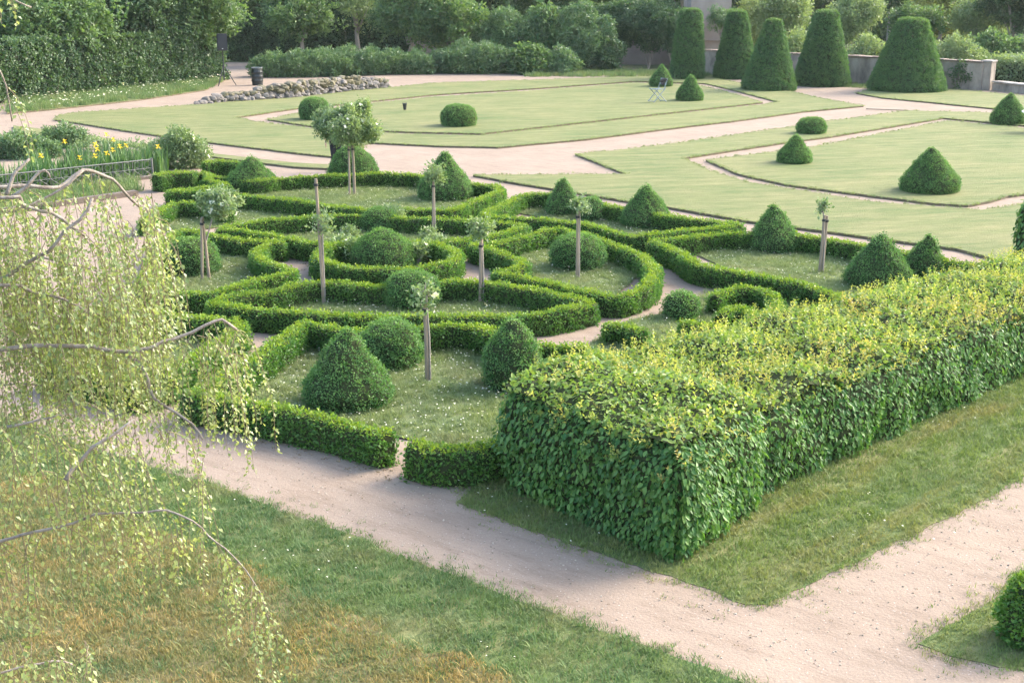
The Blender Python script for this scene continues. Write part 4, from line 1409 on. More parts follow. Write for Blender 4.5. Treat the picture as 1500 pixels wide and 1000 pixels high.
BUSH = (
    (740, 103, 2.6, 1.5, 'laurel', 'high rounded bush right of the ivy bank'),
    (800, 103, 2.7, 1.4, 'tree', 'mid green bush in the middle of the back border'),
    (848, 104, 2.9, 1.5, 'laurel', 'big glossy bush left of the ivy hung wall'),
    (775, 109, 1.1, 0.7, 'tree', 'small bush in front of the rounded one'),
    (822, 109, 1.0, 0.7, 'laurel', 'low bush between the larger ones of the back border'),
    (880, 105, 1.7, 0.9, 'dark', 'dark bush beside the narrow pale strip of wall'),
)
for i, (px, py, hh, r, leaf, lab) in enumerate(BUSH):
    p = at(px, py)
    shrub('border_bush', [((p.x, p.y, hh * 0.45), r * 0.8), ((p.x - r * 0.6, p.y + 0.2, hh * 0.55), r * 0.6), ((p.x + r * 0.6, p.y, hh * 0.6), r * 0.6), ((p.x, p.y + 0.3, hh * 0.8), r * 0.6), ((p.x + 0.2, p.y - 0.3, hh * 0.25), r * 0.6)], leaf, 24, lab, 'bushes of the back border', seed=i * 4 + 2, off=0.15, smin=0.9, smax=1.4)
for i, (px, py, z, r, lab) in enumerate(((908, 100, 2.3, 1.0, 'ivy hanging over the pale wall left of the narrow strip'), (950, 101, 2.3, 1.15, 'ivy curtain on the wall left of the narrow yew'), (986, 103, 2.0, 0.9, 'ivy clump on the wall end behind the small cone'))):
    p = at(px, py)
    shrub('ivy_clump', [((p.x, p.y, z), r), ((p.x - r * 0.7, p.y, z + 0.2), r * 0.7), ((p.x + r * 0.7, p.y, z + 0.3), r * 0.7), ((p.x + 0.2, p.y - 0.1, z - r * 0.6), r * 0.5)], 'dark', 30, lab, 'ivy on the garden wall', 'ivy', seed=i + 90, off=0.15)
turf('meadow_grass', [[(770, 107), (900, 104), (1040, 108), (1040, 113), (900, 113), (770, 113)]], 0.0, 'meadow', 22, 0.8, 1.4, seed=41)
turf('meadow_grass', [[(-40, 300), (60, 281), (195, 261), (205, 280), (100, 300), (-40, 326)]], 0.0, 'meadow', 45, 0.6, 1.2, seed=43)
turf('meadow_grass', [[(1236, 122), (1290, 126), (1290, 132), (1236, 128)]], 0.0, 'meadow', 30, 0.5, 0.9, seed=42)

# right: trees beyond the boundary wall
for i, (px, py, th, cz, r, h, leaf, dn, n, lab, nm) in enumerate((
    (1056, 103.5, 1.7, 2.5, 0.8, 0.8, 'laurel', 40, 16, 'small round headed tree between the two left yews', 'round_tree'),
    (1128, 96, 1.2, 2.7, 1.9, 1.5, 'pale', 9, 18, 'silvery olive like tree behind the pointed yew', 'broadleaf_tree'),
    (1238, 90, 1.2, 2.7, 2.0, 1.6, 'pale', 9, 18, 'pale rounded tree between the tapering and the widest yew', 'broadleaf_tree'),
    (1300, 70, 2.2, 4.4, 2.8, 2.4, 'tree', 7, 20, 'mid green tree far behind the widest yew', 'broadleaf_tree'),
    (1375, 74, 1.8, 3.5, 3.0, 2.4, 'gold', 7, 24, 'golden leaved tree right of the widest yew', 'broadleaf_tree'),
    (1425, 84, 1.2, 2.2, 1.9, 1.5, 'pale', 8, 18, 'low pale tree right of the golden one', 'broadleaf_tree'),
    (1480, 88, 1.2, 3.6, 2.2, 2.4, 'darktree', 9, 22, 'dark tree with a visible trunk at the far right', 'broadleaf_tree'),
    (1545, 90, 1.5, 3.6, 2.4, 2.4, 'darktree', 8, 20, 'dark tree just outside the right edge', 'broadleaf_tree'),
    (1440, 66, 2.0, 4.6, 3.0, 2.4, 'tree', 7, 20, 'tall tree behind the dark right hand one', 'broadleaf_tree'),
    (1190, 66, 2.0, 4.4, 3.2, 2.6, 'tree', 7, 20, 'green tree far behind the tapering yew', 'broadleaf_tree'),
    (1080, 66, 2.0, 4.6, 3.2, 2.6, 'tree', 7, 20, 'tree far behind the round headed tree', 'broadleaf_tree'),
    (1000, 68, 2.0, 5.0, 3.2, 2.6, 'darktree', 7, 20, 'dark tree behind the building end', 'broadleaf_tree'),
    (1345, 82, 0.8, 1.9, 1.6, 1.3, 'tree', 9, 16, 'low green tree just behind the widest yew', 'broadleaf_tree'),
)):
    tree(px, py, th, 0.13, cz, r, h, leaf, dn, lab, n, seed=120 + i * 9, name=nm, group=None if nm == 'round_tree' else 'trees beyond the boundary wall', off=0.12 if nm == 'round_tree' else 0.25, smin=0.45 if nm == 'round_tree' else 0.8, smax=0.8 if nm == 'round_tree' else 1.25)
for i, (px, py, hh, r, lf, lab) in enumerate(((1452, 104, 1.5, 1.2, 'tree', 'bushy green shrub behind the rough hedge, left of the dark tree trunk'), (1490, 102, 1.3, 1.2, 'laurel', 'green shrub behind the rough hedge, under the dark tree'), (1535, 104, 1.5, 1.3, 'tree', 'green shrub behind the rough hedge at the right edge'))):
    p = at(px, py)
    shrub('field_bush', [((p.x, p.y, hh * 0.5), r * 0.8), ((p.x - r * 0.7, p.y, hh * 0.45), r * 0.6), ((p.x + r * 0.7, p.y, hh * 0.5), r * 0.6), ((p.x, p.y, hh * 0.85), r * 0.5)], lf, 20, lab, 'bushes behind the rough hedge', seed=i + 160, off=0.25)
p = at(1402, 131)
shrub('wall_creeper', [((p.x, p.y - 0.02, 0.35), 0.2), ((p.x + 0.3, p.y - 0.05, 0.6), 0.22), ((p.x + 0.55, p.y - 0.1, 0.5), 0.16), ((p.x - 0.2, p.y + 0.05, 0.75), 0.18), ((p.x + 0.1, p.y, 0.95), 0.2)], 'dark', 26, 'dark creeper growing up the grey wall right of the widest yew', None, 'creeper', seed=171, smin=0.5, smax=0.9, off=0.08)
for i, (px, py, hh, r, leaf, lab) in enumerate(((1270, 112, 1.6, 0.9, 'pale', 'pale feathery bush behind the wall, left of the widest yew'), (1165, 112, 1.9, 0.9, 'pale', 'pale bush glimpsed between the pointed and the tapering yew'), (1398, 116, 1.7, 1.0, 'pale', 'grey green bush behind the wall, right of the widest yew'))):
    p = at(px, py)
    shrub('wall_bush', [((p.x, p.y, hh * 0.5), r * 0.8), ((p.x - r * 0.7, p.y, hh * 0.55), r * 0.6), ((p.x + r * 0.7, p.y, hh * 0.5), r * 0.6), ((p.x, p.y, hh * 0.85), r * 0.5)], leaf, 16, lab, 'bushes behind the boundary wall', seed=i + 140, off=0.2)
far_hedge('field_hedge', at(1440, 118), at(1640, 134), 1.4, 0.95, 'pale', 30, 'rough pale tipped hedge behind the low wall', seed=8, amp=0.15)
# far wood that closes the view
V, Fc = [], []
g_ = random.Random(5)
lob = []
for k in range(70):
    x = -46 + k * 1.65 + g_.uniform(-1, 1)
    lob.append(((x, 104 + g_.uniform(-3, 6), g_.uniform(1.5, 4.0)), g_.uniform(2.4, 3.6)))
    lob.append(((x, 108 + g_.uniform(-3, 6), g_.uniform(5, 7.5)), g_.uniform(2.4, 3.4)))
V, Fc = blobs(lob, 2, 0.3, 3)
fw = mesh('far_wood', V, Fc)
scatter(fw, 'tree', 3.2, 1.1, 1.8, a=0.7, up=0.15, rnd=0.8, off=0.4, seed=3)

# ------------------------------------------------------------------ dry stone wall: each stone a part
bm_st = []
for k in range(7):
    bm = bmesh.new()
    bmesh.ops.create_icosphere(bm, subdivisions=2, radius=0.5)
    for v in bm.verts:
        q = v.co.copy()
        mx = max(abs(q.x), abs(q.y), abs(q.z))
        v.co = q.lerp(q * (0.5 / mx), 0.55) * (1 + 0.3 * noise.noise(q * 2.4 + Vector((k * 5, 0, 0))))
    me = bpy.data.meshes.new('stone')
    bm.to_mesh(me)
    bm.free()
    me.materials.append(M['stone'] if k < 4 else M['mossy'])
    bm_st.append(me)
path_pts = spline([at(288, 155), at(330, 151), at(380, 147.5), at(430, 144), at(480, 138), at(530, 133), at(566, 130)], 0.2)
sw = empty('dry_stone_wall', path_pts[len(path_pts) // 2])
tag(sw, 'tumbledown dry stone wall with mossy stones at the edge of the far left lawn', 'stone wall')
org = sw.location.copy()
g_ = random.Random(9)
cum = [0]
for a, b in zip(path_pts, path_pts[1:]):
    cum.append(cum[-1] + (b - a).length)
LW = cum[-1]


def along(s):
    for i in range(len(cum) - 1):
        if cum[i + 1] >= s:
            return path_pts[i].lerp(path_pts[i + 1], (s - cum[i]) / max(1e-6, cum[i + 1] - cum[i]))
    return path_pts[-1]


cnt = 0
for row in range(5):
    s = g_.uniform(0, 0.15)
    while s < LW and cnt < 290:
        p = along(s)
        f = s / LW
        hmax = 0.12 + 0.5 * min(1, f * 2.6) * (1 if f < 0.8 else max(0.3, 1 - (f - 0.8) * 3.2))
        wv = g_.uniform(0.12, 0.34)
        z = 0.07 + row * 0.115 + g_.uniform(-0.025, 0.025)
        if z < hmax + g_.uniform(-0.05, 0.05):
            me = bm_st[g_.choice((0, 1, 2, 3, 3, 1) if row < 2 else (0, 4, 5, 6, 2, 4))]
            st = link(bpy.data.objects.new('stone', me), sw)
            st.location = p - org + Vector((g_.uniform(-.05, .05), g_.uniform(-.08, .08) + row * 0.05, z))
            st.scale = (wv * 1.35, g_.uniform(0.25, 0.4), g_.uniform(0.12, 0.24))
            st.rotation_euler = (g_.uniform(-.35, .35), g_.uniform(-.35, .35), g_.uniform(-.6, .6))
            cnt += 1
        s += wv
p = at(562, 128)
shrub('wall_weed', [((p.x, p.y, 0.12), 0.22), ((p.x - 0.3, p.y, 0.1), 0.15)], 'laurel', 60, 'green weed growing at the right end of the dry stone wall', cat='weed', smin=0.4, smax=0.7, seed=77, off=0.04)

# ------------------------------------------------------------------ loudspeaker, barrel, bucket, chair, urn, plank
b = at(329, 126)
e = empty('speaker_stand', b)
tag(e, 'black tripod stand on the gravel carrying the loudspeaker', 'stand')
V, Fc = tube([(0, 0, 0.25), (0, 0, 1.5)], [0.03, 0.022], 8)
mesh('pole', V, Fc, M['black'], e)
V, Fc = tube([(0, 0, 0.78), (0, 0, 0.9)], [0.05, 0.05], 8)
mesh('collar', V, Fc, M['black'], e)
for k in range(3):
    a = R(250 + k * 120)
    V, Fc = tube([(0.03 * math.cos(a), 0.03 * math.sin(a), 0.85), (0.5 * math.cos(a), 0.5 * math.sin(a), 0.02)], [0.02, 0.02], 6)
    mesh('leg', V, Fc, M['black'], e)
    V, Fc = tube([(0.0, 0.0, 0.38), (0.24 * math.cos(a), 0.24 * math.sin(a), 0.48)], [0.012, 0.012], 6)
    mesh('brace', V, Fc, M['black'], e)
e = empty('loudspeaker', b + Vector((0, 0, 1.5)), R(14))
tag(e, 'black loudspeaker box raised on a tripod before the tall hedge', 'loudspeaker')
bm = box_bm(bmesh.new(), (0, 0.0, 0.37), (0.44, 0.36, 0.72), bevel=0.03)
from_bm('cabinet', bm, M['black'], e)
from_bm('grille', box_bm(bmesh.new(), (0, -0.19, 0.38), (0.38, 0.02, 0.62), bevel=0.008), M['grille'], e)
from_bm('badge', box_bm(bmesh.new(), (0, -0.205, 0.1), (0.05, 0.01, 0.03)), M['tie'], e)
from_bm('handle', box_bm(bmesh.new(), (-0.226, 0, 0.4), (0.012, 0.12, 0.05), bevel=0.004), M['grille'], e)

b = at(376, 125.5)
e = empty('barrel_bin', b + Vector((0, 0.22, 0)))
tag(e, 'black ribbed barrel used as a bin beside the dry stone wall', 'barrel')
prof = []
for k in range(25):
    z = 0.74 * k / 24
    r = 0.232 + 0.018 * math.sin(math.pi * k / 24) + (0.014 if k in (6, 7, 12, 13, 18, 19) else 0)
    prof.append((r, z))
V, Fc = [], []
for r, z in prof:
    V += [(r * math.cos(2 * math.pi * q / 28), r * math.sin(2 * math.pi * q / 28), z) for q in range(28)]
for i in range(24):
    for q in range(28):
        Fc.append((i * 28 + q, i * 28 + (q + 1) % 28, (i + 1) * 28 + (q + 1) % 28, (i + 1) * 28 + q))
Fc.append(tuple(range(28))[::-1])
mesh('barrel_body', V, Fc, M['barrel'], e, smooth=True)
V, Fc = [], []
for r, z in ((0.246, 0.735), (0.25, 0.775), (0.215, 0.775), (0.21, 0.70), (0.0, 0.69)):
    V += [(r * math.cos(2 * math.pi * q / 28), r * math.sin(2 * math.pi * q / 28), z) for q in range(28)]
for i in range(4):
    for q in range(28):
        Fc.append((i * 28 + q, i * 28 + (q + 1) % 28, (i + 1) * 28 + (q + 1) % 28, (i + 1) * 28 + q))
mesh('liner_rim', V, Fc, M['lid'], e)

b = at(593, 161, 0.07)
e = empty('bucket', b)
tag(e, 'small dark bucket alone on the far left lawn', 'bucket')
V, Fc = [], []
for r, z in ((0.05, 0), (0.075, 0.2), (0.082, 0.2), (0.082, 0.225), (0.07, 0.225), (0.045, 0.02)):
    V += [(r * math.cos(2 * math.pi * q / 16), r * math.sin(2 * math.pi * q / 16), z) for q in range(16)]
for i in range(5):
    for q in range(16):
        Fc.append((i * 16 + q, i * 16 + (q + 1) % 16, (i + 1) * 16 + (q + 1) % 16, (i + 1) * 16 + q))
mesh('bucket_body', V, Fc, M['black'], e)
V, Fc = tube([(0.08 * math.cos(t), 0.0, 0.215 + 0.05 * math.sin(t)) for t in np.linspace(0, math.pi, 9)], [0.005] * 9, 5)
mesh('handle', V, Fc, M['black'], e)

# folding garden chair
b = at(962, 149, 0.07)
e = empty('folding_chair', b, R(-62))
tag(e, 'pale blue folding garden chair with crossed legs on the far lawn', 'chair')
for sx in (-0.2, 0.2):
    V, Fc = tube([(sx, -0.26, 0.0), (sx, 0.02, 0.28), (sx, 0.26, 0.52)], [0.017] * 3, 6)
    mesh('leg', V, Fc, M['chair'], e)
    V, Fc = tube([(sx * 0.88, 0.3, 0.0), (sx * 0.88, 0.0, 0.3), (sx * 0.88, -0.22, 0.5)], [0.017] * 3, 6)
    mesh('leg', V, Fc, M['chair'], e)
    V, Fc = tube([(sx, 0.14, 0.4), (sx, 0.27, 0.7), (sx, 0.32, 0.86)], [0.015] * 3, 6)
    mesh('back_post', V, Fc, M['chair'], e)
me = from_bm('seat_slat', box_bm(bmesh.new(), (0, 0, 0), (0.42, 0.045, 0.016), bevel=0.004), M['chair'], e)
for k in range(7):
    q = me if k == 0 else link(bpy.data.objects.new('seat_slat', me.data), e)
    q.location = (0, -0.2 + k * 0.058, 0.47)
me = from_bm('back_slat', box_bm(bmesh.new(), (0, 0, 0), (0.44, 0.014, 0.06), bevel=0.004), M['chair'], e)
for k in range(3):
    q = me if k == 0 else link(bpy.data.objects.new('back_slat', me.data), e)
    q.location = (0, 0.262 + k * 0.02, 0.66 + k * 0.085)
V, Fc = tube([(-0.2, -0.26, 0.03), (0.2, -0.26, 0.03)], [0.012, 0.012], 6)
mesh('stretcher', V, Fc, M['chair'], e)
V, Fc = tube([(-0.18, 0.3, 0.03), (0.18, 0.3, 0.03)], [0.012, 0.012], 6)
mesh('stretcher', V, Fc, M['chair'], e)
cl = mesh('jacket', *blobs([((0, 0.27, 0.78), 0.1), ((0.12, 0.28, 0.8), 0.09), ((-0.1, 0.27, 0.74), 0.09), ((0.04, 0.24, 0.66), 0.09)], 2, 0.25, 4, 0.7), M['cloth'])
cl.location = b
cl.rotation_euler = (0, 0, R(-62))
tag(cl, 'brown cloth thrown over the back of the folding chair', 'cloth')

# white urn at the right edge
b = at(1519, 196)
e = empty('stone_urn', b)
tag(e, 'white stone urn cut off by the right edge in front of a box cone', 'urn')
V, Fc = lathe([(0.75, 0.0), (0.75, 0.2), (0.6, 0.22), (0.55, 0.75), (0.72, 0.85), (0.72, 1.0), (0, 1.0)], 0.28, 0.25, 20, 0)
mesh('plinth', V, Fc, M['white'], e)
V, Fc = lathe([(0.4, 0.0), (0.42, 0.08), (0.2, 0.16), (0.18, 0.3), (0.5, 0.42), (0.75, 0.6), (0.86, 0.82), (1.0, 0.93), (1.0, 1.0), (0.9, 1.0), (0.8, 0.9), (0, 0.85)], 0.5, 0.42, 28, 0, zlift=0.25)
mesh('bowl', V, Fc, M['white'], e, smooth=True)
# pale board lying at the lawn corner
b = at(1299, 161.5, 0.02)
pl = from_bm('timber_board', box_bm(bmesh.new(), (0, 0, 0.02), (1.45, 0.07, 0.03), bevel=0.006), M['stake'])
pl.location = b
pl.rotation_euler = (0, 0, R(-22))
tag(pl, 'pale board set across the gravel at the corner of the far lawn', 'board')

# ------------------------------------------------------------------ iron railing of the little bridge at the left
RH = 0.44
a, b = at(-60, 263, RH), at(222, 233.5, RH)
a.z = b.z = 0
dv = b - a
LR = dv.length
e = empty('bridge_railing', a, math.atan2(dv.y, dv.x))
tag(e, 'grey iron railing of crossed bars along the little bridge at the left', 'railing')
for nm, z, r in (('top_rail', RH, 0.016), ('middle_rail', RH * 0.55, 0.009), ('bottom_rail', 0.06, 0.01)):
    V, Fc = tube([(0, 0, z), (LR, 0, z)], [r, r], 6)
    mesh(nm, V, Fc, M['iron'], e)
npan = int(LR / 0.24)
mb = md = mu_ = None
for i in range(npan + 1):
    x = LR * i / npan
    V, Fc = tube([(0, 0, 0), (0, 0, RH)], [0.01, 0.01], 5)
    big = i in (0, npan)
    if big:
        V, Fc = tube([(0, 0, -0.05), (0, 0, RH + 0.03)], [0.025, 0.025], 6)
        q = mesh('post', V, Fc, M['iron'], e)
    else:
        q = mesh('baluster', V, Fc, M['iron'], e) if mb is None else link(bpy.data.objects.new('baluster', mb), e)
        mb = q.data
    q.location = (x, 0, 0)
    if i < npan:
        dx = LR / npan
        if md is None:
            V, Fc = tube([(0, 0.012, 0.06), (dx, 0.012, RH * 0.55)], [0.007, 0.007], 5)
            md = mesh('cross_bar', V, Fc, M['iron'], e).data
            V, Fc = tube([(0, -0.012, RH * 0.55), (dx, -0.012, 0.06)], [0.007, 0.007], 5)
            mu_ = mesh('cross_bar', V, Fc, M['iron'], e).data
            V, Fc = tube([(dx / 2 + 0.07 * math.cos(t), 0.0, RH * 0.775 + 0.07 * math.sin(t)) for t in np.linspace(0, 2 * math.pi, 13)], [0.006] * 13, 5)
            mr_ = mesh('ring_bar', V, Fc, M['iron'], e).data
        else:
            for d_, n_ in ((md, 'cross_bar'), (mu_, 'cross_bar'), (mr_, 'ring_bar')):
                link(bpy.data.objects.new(n_, d_), e).location = (x, 0, 0)
pk = from_bm('bridge_kerb', box_bm(bmesh.new(), (LR / 2, 0, 0.0), (LR, 0.14, 0.12), bevel=0.01), M['timber'])
pk.location = a
pk.rotation_euler = (0, 0, math.atan2(dv.y, dv.x))
tag(pk, 'dark timber kerb under the iron railing', 'kerb')
# a second, nearer timber edge of the bridge
a2, b2 = at(-60, 322), at(200, 286)
pk = from_bm('bridge_beam', box_bm(bmesh.new(), ((b2 - a2).length / 2, 0, 0.03), ((b2 - a2).length, 0.18, 0.16), bevel=0.01), M['timber'])
pk.location = a2
pk.rotation_euler = (0, 0, math.atan2((b2 - a2).y, (b2 - a2).x))
tag(pk, 'brown timber beam edging the bridge deck behind the birch twigs', 'beam')


# ------------------------------------------------------------------ iris bed and shrubs behind the railing
def iris_data(seed, n=60, flowers=3):
    g = np.random.default_rng(seed)
    V, Fc = [], []
    for _ in range(n):
        a, r = g.uniform(0, 6.28), 0.32 * math.sqrt(g.uniform())
        p = np.array([r * math.cos(a), r * math.sin(a), -0.02])
        h = g.uniform(0.4, 0.75)
        q = g.uniform(0, 6.28)
        dx = np.array([math.cos(q), math.sin(q), 0]) * g.uniform(0.02, 0.2)
        sx = np.array([-math.sin(q), math.cos(q), 0]) * 0.016
        b = len(V)
        z = np.array([0, 0, 1.0])
        V += [p - sx, p + sx, p + dx * 0.3 + z * h * 0.6 + sx, p + dx * 0.3 + z * h * 0.6 - sx, p + dx + z * h]
        Fc += [(b, b + 1, b + 2, b + 3), (b + 3, b + 2, b + 4)]
    fl = []
    for _ in range(flowers):
        a, r = g.uniform(0, 6.28), 0.3 * math.sqrt(g.uniform())
        c = np.array([r * math.cos(a), r * math.sin(a), g.uniform(0.55, 0.8)])
        fv, ff = [], []
        for k in range(6):
            q = k * math.pi / 3 + g.uniform(0, 0.5)
            d = np.array([math.cos(q), math.sin(q), 0.9 if k % 2 else -0.6])
            leaf_quad(fv, ff, c, d, np.array([0, 0, 1.0]), 0.09, 0.06)
        st, sf = tube([Vector(c) - Vector((0, 0, 0.6)), Vector(c)], [0.006, 0.006], 4)
        fl.append((fv, ff, st, sf))
    return V, Fc, fl


IR = ('under the hanging birch leaves at the far left', 'with the darkest blades at the left', 'second along the railing from the left', 'behind the middle of the railing', 'behind the railing with yellow flowers opening', 'with several yellow flowers near the railing end',
      'tallest of the yellow flowering ones', 'behind the end post of the railing', 'at the right end beside the flowering shrub', 'in the back row at the left', 'in the back row at the middle', 'in the back row at the right')
for i, (px, py, nf) in enumerate(((10, 262, 0), (45, 258, 0), (75, 254, 1), (105, 250, 0), (130, 247, 2), (155, 244, 3), (180, 241, 2), (205, 238, 1), (228, 236, 1), (60, 242, 0), (115, 238, 1), (165, 233, 2))):
    p = at(px, (282 if i < 9 else 264) - 0.13 * px)
    e = empty('iris_clump', p, random.uniform(0, 6))
    tag(e, 'clump of sword leaved iris ' + IR[i], 'iris', 'iris clumps behind the railing')
    V, Fc, fl = iris_data(i + 3, 110, nf)
    bl_ = mesh('blades', V, Fc, GREEN['iris'], e)
    bl_['kind'] = 'stuff'
    for fv, ff, st, sf in fl:
        q = mesh('flower', fv, ff, M['yellow'], e)
        mesh('stalk', st, sf, GREEN['iris'], q)
p = at(268, 246)
shrub('flowering_shrub', [((p.x, p.y, 0.4), 0.42), ((p.x - 0.45, p.y, 0.35), 0.34), ((p.x + 0.35, p.y, 0.35), 0.32), ((p.x - 0.1, p.y, 0.75), 0.25), ((p.x + 0.1, p.y, 0.6), 0.25)], 'rose', 150, 'grey green flowering shrub rising behind the squat hedge by the railing', smin=1.0, smax=1.6, blooms='bloom', bl_dens=6, seed=55)
for i, (px, py, hh, lf, lab) in enumerate(((95, 216, 0.55, 'laurel', 'bright green shrub at the far end of the iris bed'), (25, 232, 0.6, 'laurel', 'leafy shrub at the far left beyond the railing'), (140, 226, 0.4, 'rose', 'low yellow green shrub behind the iris'), (200, 228, 0.4, 'rose', 'low shrub behind the yellow iris'), (55, 230, 0.45, 'laurel', 'dark low shrub between the two leafy ones'))):
    p = at(px, py)
    shrub('border_shrub', [((p.x, p.y, hh * 0.5), hh * 0.6), ((p.x + 0.4, p.y, hh * 0.4), hh * 0.5), ((p.x - 0.4, p.y, hh * 0.4), hh * 0.5)], lf, 90, lab, 'shrubs of the iris border', seed=65 + i, smin=0.5 if lf == 'laurel' else 0.9, smax=0.8 if lf == 'laurel' else 1.4)


# ------------------------------------------------------------------ person behind the bushy standard rose
def skin_mesh(name, verts, edges, radii, mat, parent, root=0, sub=1):
    me = bpy.data.meshes.new(name)
    me.from_pydata(verts, edges, [])
    ob = bpy.data.objects.new(name, me)
    COL.objects.link(ob)
    sk_ = ob.modifiers.new('skin', 'SKIN')
    for i, r in enumerate(radii):
        me.skin_vertices[0].data[i].radius = (r, r) if not isinstance(r, tuple) else r
    me.skin_vertices[0].data[root].use_root = True
    ss = ob.modifiers.new('sub', 'SUBSURF')
    ss.levels = ss.render_levels = sub
    dg = bpy.context.evaluated_depsgraph_get()
    m2 = bpy.data.meshes.new_from_object(ob.evaluated_get(dg))
    ob.modifiers.clear()
    ob.data = m2
    m2.materials.clear()
    m2.materials.append(mat)
    m2.polygons.foreach_set('use_smooth', [True] * len(m2.polygons))
    ob.parent = parent
    return ob


pb = at(493, 251)
person = empty('person', pb, R(8))
tag(person, 'person in black trousers and dark top standing behind the bushy standard rose', 'person')
k_ = 1.44 / 1.7
bv, be, brd = [], [], []


def bvx(p, r, frm=None):
    bv.append(tuple(c * k_ for c in p))
    brd.append(r * k_ if not isinstance(r, tuple) else tuple(c * k_ for c in r))
    if frm is not None:
        be.append((frm, len(bv) - 1))
    return len(bv) - 1


pel = bvx((0, 0, 0.92), (0.15, 0.11))
ch = bvx((0, 0.0, 1.12), (0.125, 0.095), pel)
ch2 = bvx((0, -0.01, 1.32), (0.15, 0.1), ch)
nk = bvx((0, 0.0, 1.45), 0.055, ch2)
hd0 = bvx((0, -0.015, 1.53), 0.068, nk)
hd1 = bvx((0, -0.01, 1.62), 0.082, hd0)
hd2 = bvx((0, 0.0, 1.68), 0.06, hd1)
for s_ in (-1, 1):
    hp = bvx((s_ * 0.085, 0, 0.86), 0.095, pel)
    kn = bvx((s_ * 0.075, -0.02, 0.47), 0.06, hp)
    cf = bvx((s_ * 0.07, 0.01, 0.3), 0.05, kn)
    an = bvx((s_ * 0.07, 0.02, 0.085), 0.035, cf)
    hl = bvx((s_ * 0.075, -0.05, 0.04), 0.04, an)
    bvx((s_ * 0.085, -0.16, 0.025), 0.03, hl)
    sh = bvx((s_ * 0.17, 0, 1.38), 0.058, ch2)
    el = bvx((s_ * 0.25, 0.03, 1.1), 0.042, sh)
    wr = bvx((s_ * 0.275, -0.04, 0.86), 0.028, el)
    pm = bvx((s_ * 0.28, -0.06, 0.79), (0.03, 0.022), wr)
    for q, (dy, ln_) in enumerate(((-0.03, 0.06), (-0.01, 0.075), (0.01, 0.07), (0.027, 0.055))):
        f1 = bvx((s_ * 0.282, -0.06 + dy, 0.745), 0.009, pm)
        bvx((s_ * 0.272, -0.065 + dy, 0.745 - ln_), 0.0075, f1)
    t1 = bvx((s_ * 0.268, -0.105, 0.79), 0.01, pm)
    bvx((s_ * 0.26, -0.125, 0.75), 0.008, t1)
body = skin_mesh('body', bv, be, brd, M['skin'], person, 0, 2)
# clothes as slightly larger tapering shells over the same skeleton
def sub_shell(name, idx, grow, mat):
    mp = {v: i for i, v in enumerate(idx)}
    ee = [(mp[a_], mp[b_]) for a_, b_ in be if a_ in mp and b_ in mp]
    rr = [tuple(c + grow for c in brd[i]) if isinstance(brd[i], tuple) else brd[i] + grow for i in idx]
    return skin_mesh(name, [bv[i] for i in idx], ee, rr, mat, person, 0, 2)


per = len(bv) - 7
blk = (len(bv) - 7) // 2
L0, R0 = 7, 7 + blk
sub_shell('trousers', [pel, L0, L0 + 1, L0 + 2, L0 + 3, R0, R0 + 1, R0 + 2, R0 + 3], 0.014, M['trousers'])
sub_shell('top', [ch2, ch, pel, L0 + 6, L0 + 7, R0 + 6, R0 + 7], 0.014, M['trousers'])
sub_shell('shoes', [L0 + 4, L0 + 5], 0.01, M['trousers'])
sub_shell('shoes', [R0 + 4, R0 + 5], 0.01, M['trousers'])
V, Fc = blobs([((0, 0.015 * k_, 1.635 * k_), 0.1 * k_), ((0, 0.06 * k_, 1.58 * k_), 0.085 * k_)], 2, 0.05, 3, 1.0)
mesh('hair', V, Fc, M['hair'], person, smooth=True)
fx = []
for s_ in (-1, 1):
    fx.append(blobs([((s_ * 0.03 * k_, -0.09 * k_, 1.615 * k_), 0.011)], 1, 0, 0))
mesh('eyes', *merge(fx), M['hair'], person)
mesh('nose', *blobs([((0, -0.1 * k_, 1.585 * k_), 0.014)], 1, 0, 0), M['skin'], person)
mesh('mouth', *blobs([((0, -0.088 * k_, 1.545 * k_), 0.016)], 1, 0, 0, 0.35), simple_mat('lips', (0.45, 0.16, 0.13)), person)

# ------------------------------------------------------------------ weeping birch reaching in from the left
bt = empty('birch_tree', (-5.6, 7.2, 0))
tag(bt, 'weeping birch reaching in from the left with drooping twigs and small pale leaves', 'tree')
TB = Vector((-5.6, 7.2, 0))


def trunk_x(z):
    return Vector((-5.6 + 0.04 * z, 7.2, z))


V, Fc = tube([trunk_x(-0.1) - TB, trunk_x(1.5) - TB, trunk_x(3.5) - TB, trunk_x(5.5) - TB, trunk_x(7.5) - TB], [0.2, 0.17, 0.14, 0.1, 0.05], 12)
mesh('trunk', V, Fc, M['birchbark'], bt, smooth=True)
g_ = random.Random(21)
BR = []          # (points, radii)


def branch(px, Y0, Y1, r0, r1, from_trunk=None):
    n = len(px)
    P = [at_y(x, y, Y0 + (Y1 - Y0) * i / max(1, n - 1)) for i, (x, y) in enumerate(px)]
    if from_trunk is not None:
        P = [trunk_x(from_trunk), trunk_x(from_trunk).lerp(P[0], 0.5) + Vector((0, 0, 0.12))] + P
    P = spline(P, 0.05)
    P = [p + Vector((0, 0, noise.noise(p * 2.6 + Vector((3, 0, 0))) * 0.03)) + Vector((noise.noise(p * 6), noise.noise(p * 6 + Vector((9, 0, 0))), noise.noise(p * 6 + Vector((0, 9, 0))))) * 0.016 + Vector((noise.noise(p * 17), 0, noise.noise(p * 17 + Vector((5, 0, 0))))) * 0.006 for p in P]
    rad = [r0 + (r1 - r0) * i / (len(P) - 1) for i in range(len(P))]
    V, Fc = tube([p - TB for p in P], rad, 7)
    mesh('branch', V, Fc, M['birchbark'], bt, smooth=True)
    BR.append(P)
    return P


